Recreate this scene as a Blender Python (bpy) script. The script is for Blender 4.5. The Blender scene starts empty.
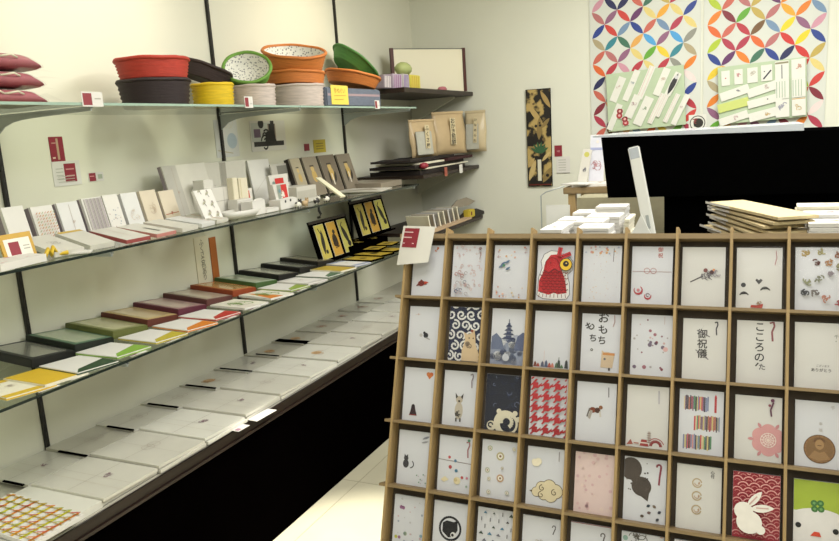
import bpy, bmesh, math, random
from mathutils import Vector, Matrix, Euler
import numpy as np
C = bpy.context.scene.collection
R = math.radians
# ------------------------------------------------------------------ camera
F, YAW, PITCH, ROLL, EYE = 731.745, -0.437581, 0.184783, 0.063875, 1.5
def cam_axes():
    cy, sy, cp, sp, cr, sr = math.cos(YAW), math.sin(YAW), math.cos(PITCH), math.sin(PITCH), math.cos(ROLL), math.sin(ROLL)
    fwd = Vector((sy*cp, cy*cp, -sp)); right = Vector((cy, -sy, 0)); down = fwd.cross(right)
    return right*cr + down*sr, down*cr - right*sr, fwd
RX, DN, FW = cam_axes()
cd = bpy.data.cameras.new('camera'); cam = bpy.data.objects.new('camera', cd); C.objects.link(cam)
M = Matrix((RX, -DN, -FW)).transposed().to_4x4(); M.translation = Vector((0, 0, EYE)); cam.matrix_world = M
cd.sensor_width = 36; cd.lens = F/839*36; cd.clip_start = .05
bpy.context.scene.camera = cam
def ray(px, py): return RX*(px-419.5) + DN*(py-270.5) + FW*F
def at(px, py, ax, val):
    """where the line of sight meets the plane x=, y= or z=val : used to read real positions off measured spots"""
    d = ray(px, py); i = 'xyz'.index(ax); o = Vector((0, 0, EYE)); return o + d*((val-o[i])/d[i])
# ------------------------------------------------------------------ materials
MATS = {}
def lin(h):
    h = h.lstrip('#'); v = [int(h[i:i+2], 16)/255 for i in (0, 2, 4)]
    return tuple((c/12.92 if c <= .04045 else ((c+.055)/1.055)**2.4) for c in v) + (1,)
def mat(name, col, rough=.6, noise=0, nscale=30, bump=0, metal=0, coat=0, spec=.5, stretch=None, col2=None):
    if name in MATS: return MATS[name]
    m = bpy.data.materials.new(name); m.use_nodes = True; nt = m.node_tree; b = nt.nodes['Principled BSDF']
    c = lin(col); b.inputs['Base Color'].default_value = c; b.inputs['Roughness'].default_value = rough
    b.inputs['Metallic'].default_value = metal; b.inputs['Coat Weight'].default_value = coat; b.inputs['Coat Roughness'].default_value = .12
    b.inputs['Specular IOR Level'].default_value = spec
    if noise or bump or col2:
        tc = nt.nodes.new('ShaderNodeTexCoord'); mp = nt.nodes.new('ShaderNodeMapping'); n = nt.nodes.new('ShaderNodeTexNoise')
        nt.links.new(tc.outputs['Object'], mp.inputs[0]); nt.links.new(mp.outputs[0], n.inputs['Vector'])
        if stretch: mp.inputs['Scale'].default_value = stretch
        n.inputs['Scale'].default_value = nscale; n.inputs['Detail'].default_value = 4
        if noise or col2:
            r = nt.nodes.new('ShaderNodeValToRGB'); r.color_ramp.elements[0].position = .3; r.color_ramp.elements[1].position = .7
            c2 = lin(col2) if col2 else tuple(x*(1-noise) for x in c[:3]) + (1,)
            r.color_ramp.elements[0].color = c2; r.color_ramp.elements[1].color = c
            nt.links.new(n.outputs['Fac'], r.inputs[0]); nt.links.new(r.outputs[0], b.inputs['Base Color'])
        if bump:
            bp = nt.nodes.new('ShaderNodeBump'); bp.inputs['Strength'].default_value = bump; bp.inputs['Distance'].default_value = .002
            nt.links.new(n.outputs['Fac'], bp.inputs['Height']); nt.links.new(bp.outputs[0], b.inputs['Normal'])
    MATS[name] = m; return m
def P(h):
    """ink or dyed paper of a plain colour"""
    if h in MATS: return h
    mat('ink_'+h, h, .55, noise=.06, nscale=60); MATS[h] = MATS['ink_'+h]; return h
def clear(name, tint, ior, rough=.03, gl=1.0):
    m = bpy.data.materials.new(name); m.use_nodes = True; nt = m.node_tree; nt.nodes.clear()
    o = nt.nodes.new('ShaderNodeOutputMaterial'); t = nt.nodes.new('ShaderNodeBsdfTransparent'); g = nt.nodes.new('ShaderNodeBsdfGlossy')
    f = nt.nodes.new('ShaderNodeFresnel'); x = nt.nodes.new('ShaderNodeMixShader')
    t.inputs[0].default_value = lin(tint); g.inputs['Roughness'].default_value = rough; f.inputs[0].default_value = ior
    mu = nt.nodes.new('ShaderNodeMath'); mu.operation = 'MULTIPLY'; mu.inputs[1].default_value = gl
    ge = nt.nodes.new('ShaderNodeNewGeometry'); fr = nt.nodes.new('ShaderNodeMath'); fr.operation = 'SUBTRACT'; fr.inputs[0].default_value = 1; nt.links.new(ge.outputs['Backfacing'], fr.inputs[1]); m2 = nt.nodes.new('ShaderNodeMath'); m2.operation = 'MULTIPLY'
    nt.links.new(f.outputs[0], mu.inputs[0]); nt.links.new(mu.outputs[0], m2.inputs[0]); nt.links.new(fr.outputs[0], m2.inputs[1]); nt.links.new(m2.outputs[0], x.inputs[0]); nt.links.new(t.outputs[0], x.inputs[1]); nt.links.new(g.outputs[0], x.inputs[2]); nt.links.new(x.outputs[0], o.inputs[0])
    # crinkled film
    n = nt.nodes.new('ShaderNodeTexNoise'); n.inputs['Scale'].default_value = 14; bp = nt.nodes.new('ShaderNodeBump'); bp.inputs['Strength'].default_value = .25 if name == 'film' else 0; bp.inputs['Distance'].default_value = .01
    tc = nt.nodes.new('ShaderNodeTexCoord'); nt.links.new(tc.outputs['Object'], n.inputs['Vector'])
    nt.links.new(n.outputs[0], bp.inputs['Height']); nt.links.new(bp.outputs[0], g.inputs['Normal'])
    MATS[name] = m; return m
mat('wall_paint', '#dedccb', .8, noise=.03, nscale=3, bump=.05)
mat('back_wall_paint', '#dcdccd', .8, noise=.03, nscale=3, bump=.05)
mat('ceiling_paint', '#e8e8e0', .9, noise=.02, nscale=4)
mat('wood', '#a88d60', .55, noise=.22, nscale=9, bump=.15, stretch=(1, 1, 14)); mat('wood_x', '#8c7653', .55, noise=.22, nscale=9, bump=.15, stretch=(1, 14, 14))
MATS['wood'].node_tree.nodes['Mapping'].inputs['Scale'].default_value = (14, 14, 1)
MATS['wood_x'].node_tree.nodes['Mapping'].inputs['Scale'].default_value = (1, 14, 14)
mat('back_board', '#4c4134', .8, noise=.3, nscale=12)
mat('dark_wood', '#2b1c14', .45, noise=.4, nscale=8, stretch=(14, 1, 14), bump=.1)
mat('brown_edge', '#20120b', .4, noise=.3, nscale=8, stretch=(14, 1, 14), bump=.1)
mat('black_laminate', '#030202', .8, noise=.2, nscale=5, spec=.0)
mat('black_cloth', '#040404', .95, noise=.3, nscale=40, spec=.0)
mat('steel', '#a3a8a6', .4, metal=.25, noise=.05); mat('glass_edge_pale', '#9db5a6', .25, noise=.1); mat('slot_dark', '#2c2a27', .5); mat('upright_black', '#15120f', .4, noise=.2)
mat('paper', '#d8d5cf', .6, noise=.025, nscale=20); mat('cream', '#e2dcc6', .6, noise=.05, nscale=20)
mat('card_white', '#d2d4dc', .5, noise=.025, nscale=20, coat=.25)
mat('card_cream', '#d3d2d0', .5, noise=.03, nscale=20, coat=.2)
mat('wrapped', '#cfccc0', .35, noise=.05, nscale=9, coat=.6, bump=.1)
mat('wrapped_b', '#c0bcae', .35, noise=.08, nscale=9, coat=.6, bump=.1)
mat('maroon', '#8a2333', .5, noise=.06); mat('glass_edge', '#222b27', .25, noise=.1)
mat('floor_tile', '#cfc9b0', .35, noise=.08, nscale=6, coat=.2)
mat('grout', '#a59e86', .7, noise=.1)
clear('glass', '#eef3ee', 1.45); clear('film', '#fafafa', 1.22, .12, .9); clear('acrylic', '#f1f3f0', 1.4, .05)
# ------------------------------------------------------------------ mesh builder
class MB:
    def __init__(s): s.v = []; s.f = []; s.m = []; s.names = []; s.sm = []
    def mi(s, n):
        if n.startswith('#'): P(n)
        if n not in s.names: s.names.append(n)
        return s.names.index(n)
    def add(s, vs, fs, m, T=None, smooth=False):
        o = len(s.v); s.v += [tuple(T @ Vector(p)) if T else tuple(p) for p in vs]; k = s.mi(m)
        for f in fs: s.f.append([i+o for i in f]); s.m.append(k); s.sm.append(smooth)
        return s
    def box(s, c, d, m, rot=None, T=None, bev=0):
        x, y, z = (q/2 for q in d); 
        if bev:
            bm = bmesh.new(); bmesh.ops.create_cube(bm, size=1)
            bmesh.ops.scale(bm, vec=d, verts=bm.verts); bmesh.ops.bevel(bm, geom=bm.edges[:], offset=bev, segments=2, affect='EDGES')
            vs = [v.co.copy() for v in bm.verts]; bm.verts.index_update(); fs = [[v.index for v in f.verts] for f in bm.faces]; bm.free()
        else:
            vs = [Vector(p) for p in ((-x,-y,-z),(x,-y,-z),(x,y,-z),(-x,y,-z),(-x,-y,z),(x,-y,z),(x,y,z),(-x,y,z))]
            fs = [(0,3,2,1),(4,5,6,7),(0,1,5,4),(1,2,6,5),(2,3,7,6),(3,0,4,7)]
        if rot: E_ = Euler(rot).to_matrix(); vs = [E_ @ p for p in vs]
        return s.add([p+Vector(c) for p in vs], fs, m, T)
    def prism(s, pts, n, m, T=None):
        """closed outline (3d points) pushed along vector n"""
        k = len(pts); n = Vector(n); a = [Vector(p) for p in pts]; b = [p+n for p in a]
        fs = [list(range(k))[::-1], list(range(k, 2*k))] + [(i, (i+1) % k, k+(i+1) % k, k+i) for i in range(k)]
        return s.add(a+b, fs, m, T)
    def tube(s, pts, r, m, n=8, T=None, closed=False):
        pts = [Vector(p) for p in pts]; vs = []; K = len(pts); up = Vector((0, 0, 1))
        rr = r if isinstance(r, (list, tuple)) else [r]*K
        for i, p in enumerate(pts):
            if closed: t = pts[(i+1) % K]-pts[i-1]
            else: t = pts[min(i+1, K-1)]-pts[max(i-1, 0)]
            t.normalize(); a = t.cross(up); a = a.normalized() if a.length > 1e-3 else Vector((1, 0, 0)); b = t.cross(a)
            vs += [p+(a*math.cos(2*math.pi*j/n)+b*math.sin(2*math.pi*j/n))*rr[i] for j in range(n)]
        fs = []
        for i in range(K if closed else K-1):
            for j in range(n): q = (i+1) % K; fs.append((i*n+j, i*n+(j+1) % n, q*n+(j+1) % n, q*n+j))
        if not closed: fs += [list(range(n))[::-1], [(K-1)*n+j for j in range(n)]]
        return s.add(vs, fs, m, T, True)
    def lathe(s, prof, m, n=40, T=None, sx=1, sy=1, smooth=True):
        vs = []; fs = []
        for r, z in prof: vs += [(r*math.cos(2*math.pi*j/n)*sx, r*math.sin(2*math.pi*j/n)*sy, z) for j in range(n)]
        for i in range(len(prof)-1):
            for j in range(n): fs.append((i*n+j, i*n+(j+1) % n, (i+1)*n+(j+1) % n, (i+1)*n+j))
        return s.add(vs, fs, m, T, smooth)
    def build(s, name, parent=None, loc=(0,0,0), rot=(0,0,0), label=None, cat=None, group=None, kind=None):
        me = bpy.data.meshes.new(name); me.from_pydata([tuple(p) for p in s.v], [], s.f)
        for n in s.names: me.materials.append(MATS[n])
        for p, k, sm in zip(me.polygons, s.m, s.sm): p.material_index = k; p.use_smooth = sm
        me.update(); o = bpy.data.objects.new(name, me); C.objects.link(o); o.location = loc; o.rotation_euler = rot
        if parent: o.parent = parent
        return tag(o, label, cat, group, kind)
def tag(o, label=None, cat=None, group=None, kind=None):
    if label: o['label'] = label
    if cat: o['category'] = cat
    if group: o['group'] = group
    if kind: o['kind'] = kind
    return o
def empty(name, loc, rot=(0,0,0), label=None, cat=None, group=None):
    o = bpy.data.objects.new(name, None); C.objects.link(o); o.location = loc; o.rotation_euler = rot; o.empty_display_size = .05
    return tag(o, label, cat, group)
# ------------------------------------------------------------------ flat printing on a face
GL = {}
def glyph(t):
    if t in GL: return GL[t]
    cu = bpy.data.curves.new('glyph', 'FONT'); cu.body = t; cu.size = 1; cu.resolution_u = 3; cu.align_x = 'CENTER'; cu.align_y = 'CENTER'; cu.offset = .014
    ob = bpy.data.objects.new('glyph', cu); C.objects.link(ob); bpy.context.view_layer.update()
    me = ob.evaluated_get(bpy.context.evaluated_depsgraph_get()).to_mesh()
    vs = [(v.co.x, v.co.y) for v in me.vertices]; fs = [list(p.vertices) for p in me.polygons]
    ob.evaluated_get(bpy.context.evaluated_depsgraph_get()).to_mesh_clear(); bpy.data.objects.remove(ob); bpy.data.curves.remove(cu)
    GL[t] = (vs, fs); return GL[t]
class Canvas:
    """prints ink shapes on a rectangle: origin O, axes U (width 1 unit = s metres) and V, face normal N"""
    def __init__(c, mb, O, U, V, s, a=1.6): c.mb = mb; c.O = Vector(O); c.U = Vector(U); c.V = Vector(V); c.N = c.U.cross(c.V); c.s = s; c.k = 0; c.a = a
    def pt(c, p): return c.O + c.U*(p[0]*c.s) + c.V*(p[1]*c.s) + c.N*(.00035+.00012*c.k)
    def clipd(c, p): return (min(max(p[0], 0.003), .997), min(max(p[1], 0.003), c.a-.003))
    def poly(c, pts, m, step=True):
        if step: c.k += 1
        pts = [c.clipd(p) for p in pts]
        ar = sum(pts[i-1][0]*pts[i][1]-pts[i][0]*pts[i-1][1] for i in range(len(pts)))
        if abs(ar) < 1e-7: return
        if ar < 0: pts = pts[::-1]
        c.mb.add([c.pt(p) for p in pts], [list(range(len(pts)))], m)
    def rect(c, x, y, w, h, m, r=0, step=True):
        q = [(-w/2,-h/2),(w/2,-h/2),(w/2,h/2),(-w/2,h/2)]; cr, sr = math.cos(r), math.sin(r)
        c.poly([(x+a*cr-b*sr, y+a*sr+b*cr) for a, b in q], m, step)
    def disc(c, x, y, r, m, n=18, sy=1, rot=0, step=True):
        cr, sr = math.cos(rot), math.sin(rot); pts = []
        for i in range(n):
            a, b = r*math.cos(2*math.pi*i/n), r*sy*math.sin(2*math.pi*i/n); pts.append((x+a*cr-b*sr, y+a*sr+b*cr))
        c.poly(pts, m, step)
    def line(c, pts, t, m, taper=False):
        c.k += 1; n = len(pts); t = t*1.45 if c.s < .1 else t
        for i in range(n-1):
            (x0, y0), (x1, y1) = pts[i], pts[i+1]; L = math.hypot(x1-x0, y1-y0) or 1e-6; nx, ny = -(y1-y0)/L, (x1-x0)/L
            t0, t1 = (t*(1-.8*abs(2*i/n-1)), t*(1-.8*abs(2*(i+1)/n-1))) if taper else (t, t)
            c.poly([(x0+nx*t0/2, y0+ny*t0/2), (x0-nx*t0/2, y0-ny*t0/2), (x1-nx*t1/2, y1-ny*t1/2), (x1+nx*t1/2, y1+ny*t1/2)], m, False)
    def arc(c, x, y, r, a0, a1, t, m, n=14, sy=1, taper=False):
        c.line([(x+r*math.cos(R(a0+(a1-a0)*i/n)), y+r*sy*math.sin(R(a0+(a1-a0)*i/n))) for i in range(n+1)], t, m, taper)
    def spiral(c, x, y, r, t, m, turns=1.5, a0=0, n=22, flip=1):
        c.line([(x+r*(1-.8*i/n)*math.cos(R(a0)+flip*turns*2*math.pi*i/n), y+r*(1-.8*i/n)*math.sin(R(a0)+flip*turns*2*math.pi*i/n)) for i in range(n+1)], t, m)
    def leaf(c, x0, y0, x1, y1, wd, m, n=6, step=True):
        dx, dy = x1-x0, y1-y0; L = math.hypot(dx, dy); nx, ny = -dy/L, dx/L; up = []; dn = []
        for i in range(n+1):
            t = i/n; w = wd*math.sin(math.pi*t)**.8 if 0 < t < 1 else 0; up.append((x0+dx*t+nx*w/2, y0+dy*t+ny*w/2)); dn.append((x0+dx*t-nx*w/2, y0+dy*t-ny*w/2))
        c.poly(up+dn[1:-1][::-1], m, step)
    def text(c, t, x, y, size, m, vertical=False, rot=0, gap=1.0):
        c.k += 1; lst = [(ch, x, y-i*size*gap) for i, ch in enumerate(t)] if vertical else [(t, x, y)]
        cr, sr = math.cos(rot), math.sin(rot)
        for ch, cx, cy in lst:
            vs, fs = glyph(ch); c.mb.add([c.pt((cx+(a*cr-b*sr)*size, cy+(a*sr+b*cr)*size)) for a, b in vs], fs, m)
    def doodle(c, x, y, r, m, seed, n=6, t=.012):
        rg = random.Random(seed)
        for _ in range(n):
            a = rg.uniform(0, 360); c.arc(x+rg.uniform(-r, r)*.6, y+rg.uniform(-r, r)*.6, r*rg.uniform(.2, .6), a, a+rg.uniform(90, 260), t, m, 6)
    def dots(c, n, ms, seed, r=(.015, .035), box=(.08, .08, .92, 1.5)):
        rg = random.Random(seed); c.k += 1
        for _ in range(n): c.disc(rg.uniform(box[0], box[2]), rg.uniform(box[1], box[3]), rg.uniform(*r), rg.choice(ms), 9, step=False)
    def noshi(c, x, y, s, m='#9c4450'):
        c.line([(x-.03*s, y), (x+.02*s, y+.02*s), (x+.03*s, y-.04*s), (x, y-.12*s), (x+.01*s, y-.25*s)], .014*s+.004, m)
def card(w, h, d, art=None, base='card_white', edge=None, seed=0):
    """upright card, origin at the middle of its bottom edge, printed face towards -y"""
    mb = MB(); mb.box((0, 0, h/2), (w, d, h), base)
    if art:
        c = Canvas(mb, (-w/2, -d/2, 0), (1, 0, 0), (0, 0, 1), w, h/w)
        art(c)
    return mb
def flat(w, l, h, art=None, base='wrapped', side=None):
    """lying packet, x = w, y = l, origin at the middle of its underside, print on top"""
    mb = MB(); mb.box((0, 0, h/2), (w, l, h), base)
    if side: mb.box((0, 0, h/2-.0005), (w+.0016, l+.0016, h-.001), side)
    if art: art(Canvas(mb, (-w/2, -l/2, h), (1, 0, 0), (0, 1, 0), w, l/w))
    return mb
ORD = ['first','second','third','fourth','fifth','sixth','seventh','eighth','ninth','tenth','eleventh','twelfth','thirteenth','fourteenth','fifteenth','sixteenth','seventeenth','eighteenth','nineteenth','twentieth']
# ------------------------------------------------------------------ room
XW, YB, XR, YF, ZC = -2.2, 4.82, 2.6, -1.6, 2.75
def struct(name, c, d, m):
    return MB().box(c, d, m).build(name, kind='structure')
struct('wall_left', (XW-.05, (YB+YF)/2, ZC/2), (.1, YB-YF, ZC), 'wall_paint')
struct('wall_back', ((XW+XR)/2, YB+.05, ZC/2), (XR-XW+.2, .1, ZC), 'back_wall_paint')
struct('wall_right', (XR+.05, (YB+YF)/2, ZC/2), (.1, YB-YF, ZC), 'back_wall_paint')
struct('wall_front', ((XW+XR)/2, YF-.05, ZC/2), (XR-XW+.2, .1, ZC), 'back_wall_paint')
struct('ceiling', ((XW+XR)/2, (YB+YF)/2, ZC+.05), (XR-XW+.2, YB-YF+.2, .1), 'ceiling_paint')
mb = MB(); mb.box(((XW+XR)/2, (YB+YF)/2, -.05), (XR-XW+.2, YB-YF+.2, .098), 'grout')
tile = .6; y = YF
while y < YB:
    x = XW+.02
    while x < XR:
        w_, l_ = min(tile, XR-x), min(tile, YB-y); mb.box((x+w_/2, y+l_/2, -.004), (w_-.004, l_-.004, .008), 'floor_tile'); x += tile
    y += tile
mb.build('floor', kind='structure')
# ------------------------------------------------------------------ lattice card rack
T = .345027; PX, PZ = .1172, .1668; LD = .042
root = empty('card_rack', (0, 1.3524, .0), (-T, 0, 0), 'pale wooden lattice rack leaning back, filled with small printed envelopes', 'display rack')
X0 = -.7527; ZT = 1.3246; TH = .0065
def zrow(i): return ZT - .0215 - i*PZ     # centre height (in the rack's plane) of rail i ; local z
NR = 7
for i in range(NR+1):
    z = zrow(i); L0, L1 = X0-PX-.022, X0+8.4*PX
    h = .013 if i == 0 else .0075
    MB().box(((L0+L1)/2, LD/2, z), (L1-L0, LD-.002, h), 'wood_x', bev=.0008).build('rail', root)
for k in range(-1, 9):
    MB().box((X0+k*PX, LD/2, (ZT+.04)/2), (TH, LD, ZT-.04), 'wood', bev=.0008).build('divider', root)
MB().box((X0+3.6*PX, LD+.002, zrow(0)-3.5*PZ), (9.3*PX, .004, 7*PZ+.01), 'back_board').build('back_panel', root)
for sx in (-.9, 8.1):   # rear struts so that it stands
    s = MB(); iT = Matrix.Rotation(T, 4, 'X')
    a = Vector((X0+sx*PX, LD+.02, ZT-.12)); b = iT @ Vector((X0+sx*PX, .62+.0, 0)) ; b = Vector((b.x, b.y, b.z))
    s.tube([a, b], .012, 'wood', 6); s.build('rear_strut', root)
CW, CH = .094, .143
def cell_world(ci, ri, dx=0, tilt=.0):
    """rack-plane cell -> world location of a card's bottom centre"""
    lx = X0+(ci-.5)*PX+dx; lz = zrow(ri+1)+.0042
    v = Matrix.Rotation(-T, 4, 'X') @ Vector((lx, LD-.009, lz)) ; return v + Vector((0, 1.3524, 0))
def place(ci, ri, art, label, base='card_white', name='gift_envelope', w=CW, h=CH, dx=.004, sleeve=True, rr=0, d=.005):
    mb = card(w, h, d, art, base)
    o = mb.build(name, None, cell_world(ci, ri, dx), (-T+.03, 0, 0), label, 'envelope', None)
    if sleeve:
        s = MB(); ex = .004
        yf = -d/2-.0022
        s.add([(-w/2-.002, yf, .0005), (w/2+ex, yf, .0005), (w/2+ex, yf, h+.003), (-w/2-.002, yf, h+.003)], [(0,1,2,3)], 'film')
        s.add([(w/2+ex, yf, .0005), (w/2+ex, d/2, .0005), (w/2+ex, d/2, h+.003), (w/2+ex, yf, h+.003)], [(0,1,2,3)], 'film')
        s.build('plastic_sleeve', o)
    return o
INK = '#33302f'; RED = '#b5303a'; NAVY = '#262c48'; GREY = '#8b8a8c'
def cat(c, x, y, s, m, m2=None):
    c.disc(x, y, .09*s, m, sy=1.3); c.disc(x, y+.15*s, .07*s, m)
    c.poly([(x-.06*s, y+.18*s), (x-.05*s, y+.27*s), (x, y+.2*s)], m); c.poly([(x+.06*s, y+.18*s), (x+.05*s, y+.27*s), (x, y+.2*s)], m)
    if m2: c.disc(x+.02*s, y-.02*s, .045*s, m2); c.disc(x-.03*s, y+.16*s, .025*s, m2)
def A0(c): c.doodle(.75, 1.38, .07, '#d9772f', 1, 6, .02); c.disc(.3, .38, .1, '#8c2f2a', sy=.8); c.poly([(.14, .3), (.5, .36), (.3, .5)], '#6d2320'); c.poly([(.4, .45), (.55, .42), (.4, .36)], '#c0442f')
def A1(c):
    rg = random.Random(4)
    for i in range(46):
        c.arc(rg.uniform(.08, .85), rg.uniform(.1, 1.5), rg.uniform(.02, .05), rg.uniform(0, 360), 520, .006, rg.choice(['#cf9f98', '#b8988e', '#c88a8a']), 6)
    for i in range(14): c.arc(rg.uniform(.12, .62), rg.uniform(.12, .75), .045, 0, 300, .01, rg.choice(['#a35f56', '#9a8f94', '#5f6a86']), 8)
    c.text('寿', .84, 1.4, .1, '#7a5a5a', True); c.line([(.86, 1.3), (.84, 1.1)], .012, '#8d6a68')
def A2(c):
    rg = random.Random(7)
    for i in range(30): c.disc(rg.uniform(.05, .95), rg.choice([rg.uniform(1.15, 1.55), rg.uniform(.05, .35)]), rg.uniform(.012, .035), rg.choice(['#d6a878', '#d8b0a0', '#c98a7c', '#d9c8a8', '#b9a8b0']), 7)
    for x, y in ((.28, 1.0), (.4, 1.05), (.42, .86), (.22, .92)): c.leaf(x-.07, y-.04, x+.07, y+.05, .06, '#546a86')
    c.disc(.3, .95, .035, '#3f7a5a')
def A3(c):   # red papier-mache fish doll with a big round yellow eye
    o = [(.03,.16),(.2,.07),(.5,.05),(.84,.08),(.92,.2),(.9,.5),(.84,.74),(.97,.86),(.98,1.08),(.88,1.2),(.74,1.26),(.6,1.36),(.36,1.38),(.18,1.28),(.1,1.08),(.14,.9),(.06,.66)]
    c.poly(o, '#e9e8e6'); c.line(o+[o[0]], .012, '#6a6a70')
    c.poly([(.06,.26),(.07,.56),(.18,.8),(.2,.98),(.26,1.12),(.36,1.26),(.54,1.28),(.68,1.2),(.72,1.06),(.66,.88),(.74,.7),(.8,.5),(.84,.24),(.6,.2),(.5,.24),(.35,.18),(.2,.22)], '#bd242c')
    for j in range(8):
        for i in range(6): c.arc(.16+.12*i+(j % 2)*.06, .28+.075*j, .045, 190, 350, .016, '#6e0f16', 5)
    c.line([(.2, .84), (.34, .76), (.5, .88), (.62, .8), (.7, .84)], .024, '#6e0f16'); c.arc(.42, 1.0, .18, 10, 190, .014, '#6e0f16'); c.disc(.38, 1.04, .03, '#8a1820')
    c.disc(.8, 1.0, .175, '#1c1a18', 24); c.disc(.8, 1.0, .155, '#dcb42e', 24); c.disc(.8, 1.02, .08, '#16130f'); c.disc(.81, 1.03, .02, '#d0b060')
    c.line([(.6, 1.22), (.64, 1.46)], .08, '#b5222a'); c.line([(.6, 1.22), (.64, 1.46)], .012, '#4a0d12'); c.line([(.68, 1.2), (.92, 1.3)], .075, '#b5222a'); c.line([(.68, 1.2), (.92, 1.3)], .012, '#4a0d12'); c.disc(.7, 1.32, .03, '#e0c8d0')
    for i in range(8): c.line([(.12+.1*i, .2), (.1+.105*i, .1)], .01, '#7a2a2a')
def A4(c):
    c.dots(60, ['#cfc4c6', '#d8ccc2', '#c4b6c0', '#d6c2b0'], 3, (.008, .016)); c.dots(16, ['#d8a878', '#a8b0c8', '#d09a94'], 5, (.02, .035), (.06, 1.3, .94, 1.5)); c.line([(.8, 1.45), (.79, 1.1)], .01, '#6c6065')
def A5(c):
    c.text('御', .7, 1.42, .13, '#b56560'); c.text('祝', .7, 1.27, .13, '#b56560'); c.line([(.02, .86), (.98, .86)], .008, '#a9868a'); c.arc(.38, .88, .07, 0, 360, .008, '#b77a7c'); c.arc(.54, .88, .07, 0, 360, .008, '#b77a7c')
    c.arc(.18, .38, .1, 150, 420, .04, '#b4404a', taper=True); c.disc(.18, .38, .04, '#c9808a'); c.arc(.42, .24, .08, 150, 380, .035, '#b4404a', taper=True); c.arc(.42, .26, .04, 0, 300, .012, '#5b3a48')
def A6(c):
    c.line([(.2, .62), (.5, .78)], .02, '#4a4448'); c.doodle(.62, .82, .16, '#6f6a70', 8, 14, .012); c.disc(.55, .92, .05, '#7a4a48'); c.disc(.7, .88, .05, '#46282c'); c.disc(.74, .93, .03, '#d08a5a'); c.doodle(.8, .86, .1, '#9a949c', 9, 6)
def A7(c):
    c.disc(.16, .58, .055, '#3c3b40'); c.poly([(.42,.7),(.5,.6),(.58,.7),(.54,.74),(.5,.7),(.45,.74)], '#3f3d40'); c.arc(.18, .28, .11, 30, 150, .05, '#2a282a', taper=True); c.arc(.64, .4, .12, 30, 150, .05, '#2a282a', taper=True)
    c.poly([(.32,.04),(.58,.03),(.6,.14),(.46,.1),(.34,.1)], '#b04030'); c.doodle(.5, .14, .06, '#9a7a5a', 4, 5); c.line([(.86, 1.42), (.88, 1.25), (.84, 1.08)], .014, '#b08080')
def A8(c):
    rg = random.Random(21)
    for x, y, m in ((.2,1.35,'#b49a58'),(.55,1.42,'#a8a06a'),(.45,1.15,'#5a2a22'),(.7,1.15,'#a87a50'),(.92,1.6-.25,'#8d5a44'),(.9,1.05,'#8a8660'),(.25,.7,'#8a8c70'),(.5,.75,'#7a7c68'),(.75,.9,'#8a8088'),(.2,.42,'#33353a'),(.4,.42,'#6a6462'),(.65,.3,'#b07a6a'),(.88,.22,'#a04a50')):
        c.doodle(x, y, .09, m, rg.random(), 7, .02)
def B0(c): c.disc(.28, 1.25, .03, '#b8805a', sy=.7); c.line([(.18, 1.24), (.36, 1.26)], .012, '#cfc8c8'); c.disc(.55, .66, .075, '#2a2b33'); c.disc(.5, .73, .04, '#2a2b33'); c.disc(.4, .66, .05, '#b8b6b8'); c.line([(.55, .6), (.68, .55)], .02, '#9a989a')
def B1(c):
    c.rect(.5, .81, 1, 1.62, NAVY)
    rg = random.Random(3)
    for j in range(6):
        for i in range(4):
            c.spiral(.1+i*.3+(j % 2)*.14-.06, .14+j*.29, .145, .036, '#dcdcdc', 1.3, rg.uniform(0, 360), 14, rg.choice((-1, 1)))
    c.poly([(.42,.02),(.42,.3),(.5,.6),(.46,.82),(.56,.76),(.66,.78),(.76,.92),(.8,.7),(.82,.5),(.92,.25),(.92,.02)], '#c9b291'); c.disc(.58, .5, .07, '#8a7a6a'); c.disc(.62, .66, .02, '#3a2e28'); c.disc(.74, .66, .02, '#3a2e28'); c.doodle(.6, .45, .1, '#6f6152', 3, 8); c.disc(.7, .86, .04, '#8a4a38')
def B2(c):
    c.rect(.5, .3, 1, .6, '#8e96ac'); rg = random.Random(5)
    for i in range(26): c.disc(rg.uniform(.05, .95), rg.uniform(.05, .75), rg.uniform(.06, .13), rg.choice(['#8890a8', '#6c7690', '#a8aec0', '#565f7e', '#b8bccb', '#d4d6dc']), 12, step=False)
    c.poly([(.02,.4),(.02,.75),(.15,.85),(.3,.7),(.4,.4)], '#6a7490'); c.poly([(.65,.4),(.75,.78),(.9,.9),(.98,.85),(.98,.4)], '#5b6484')
    for i in range(4): y = .7+i*.11; w = .2-.035*i; c.poly([(.5-w, y), (.5+w, y), (.5+w*.6, y+.05), (.5-w*.6, y+.05)], '#3a4260'); c.rect(.5, y+.07, w*.8, .06, '#4a5270')
    c.line([(.5, 1.1), (.5, 1.24)], .014, '#3a4260'); c.disc(.45, .2, .1, '#c6cad4')
def B3(c):
    for x, h, m in ((.06,.12,'#7a4438'),(.14,.08,'#a04a40'),(.26,.13,'#5f6276'),(.36,.16,'#55607a'),(.45,.1,'#b05a50'),(.53,.1,'#c98070'),(.64,.12,'#4f6a52'),(.7,.2,'#3f4a44'),(.78,.07,'#5a7a5a'),(.9,.2,'#3a3d42')): c.poly([(x-.05, .02), (x+.05, .02), (x+.03, h), (x, h+.05), (x-.03, h)], m)
    c.line([(.7, .2), (.7, .3)], .01, '#3f4a44'); c.line([(.3, .1), (.3, .45)], .006, '#d5b8b4')
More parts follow.
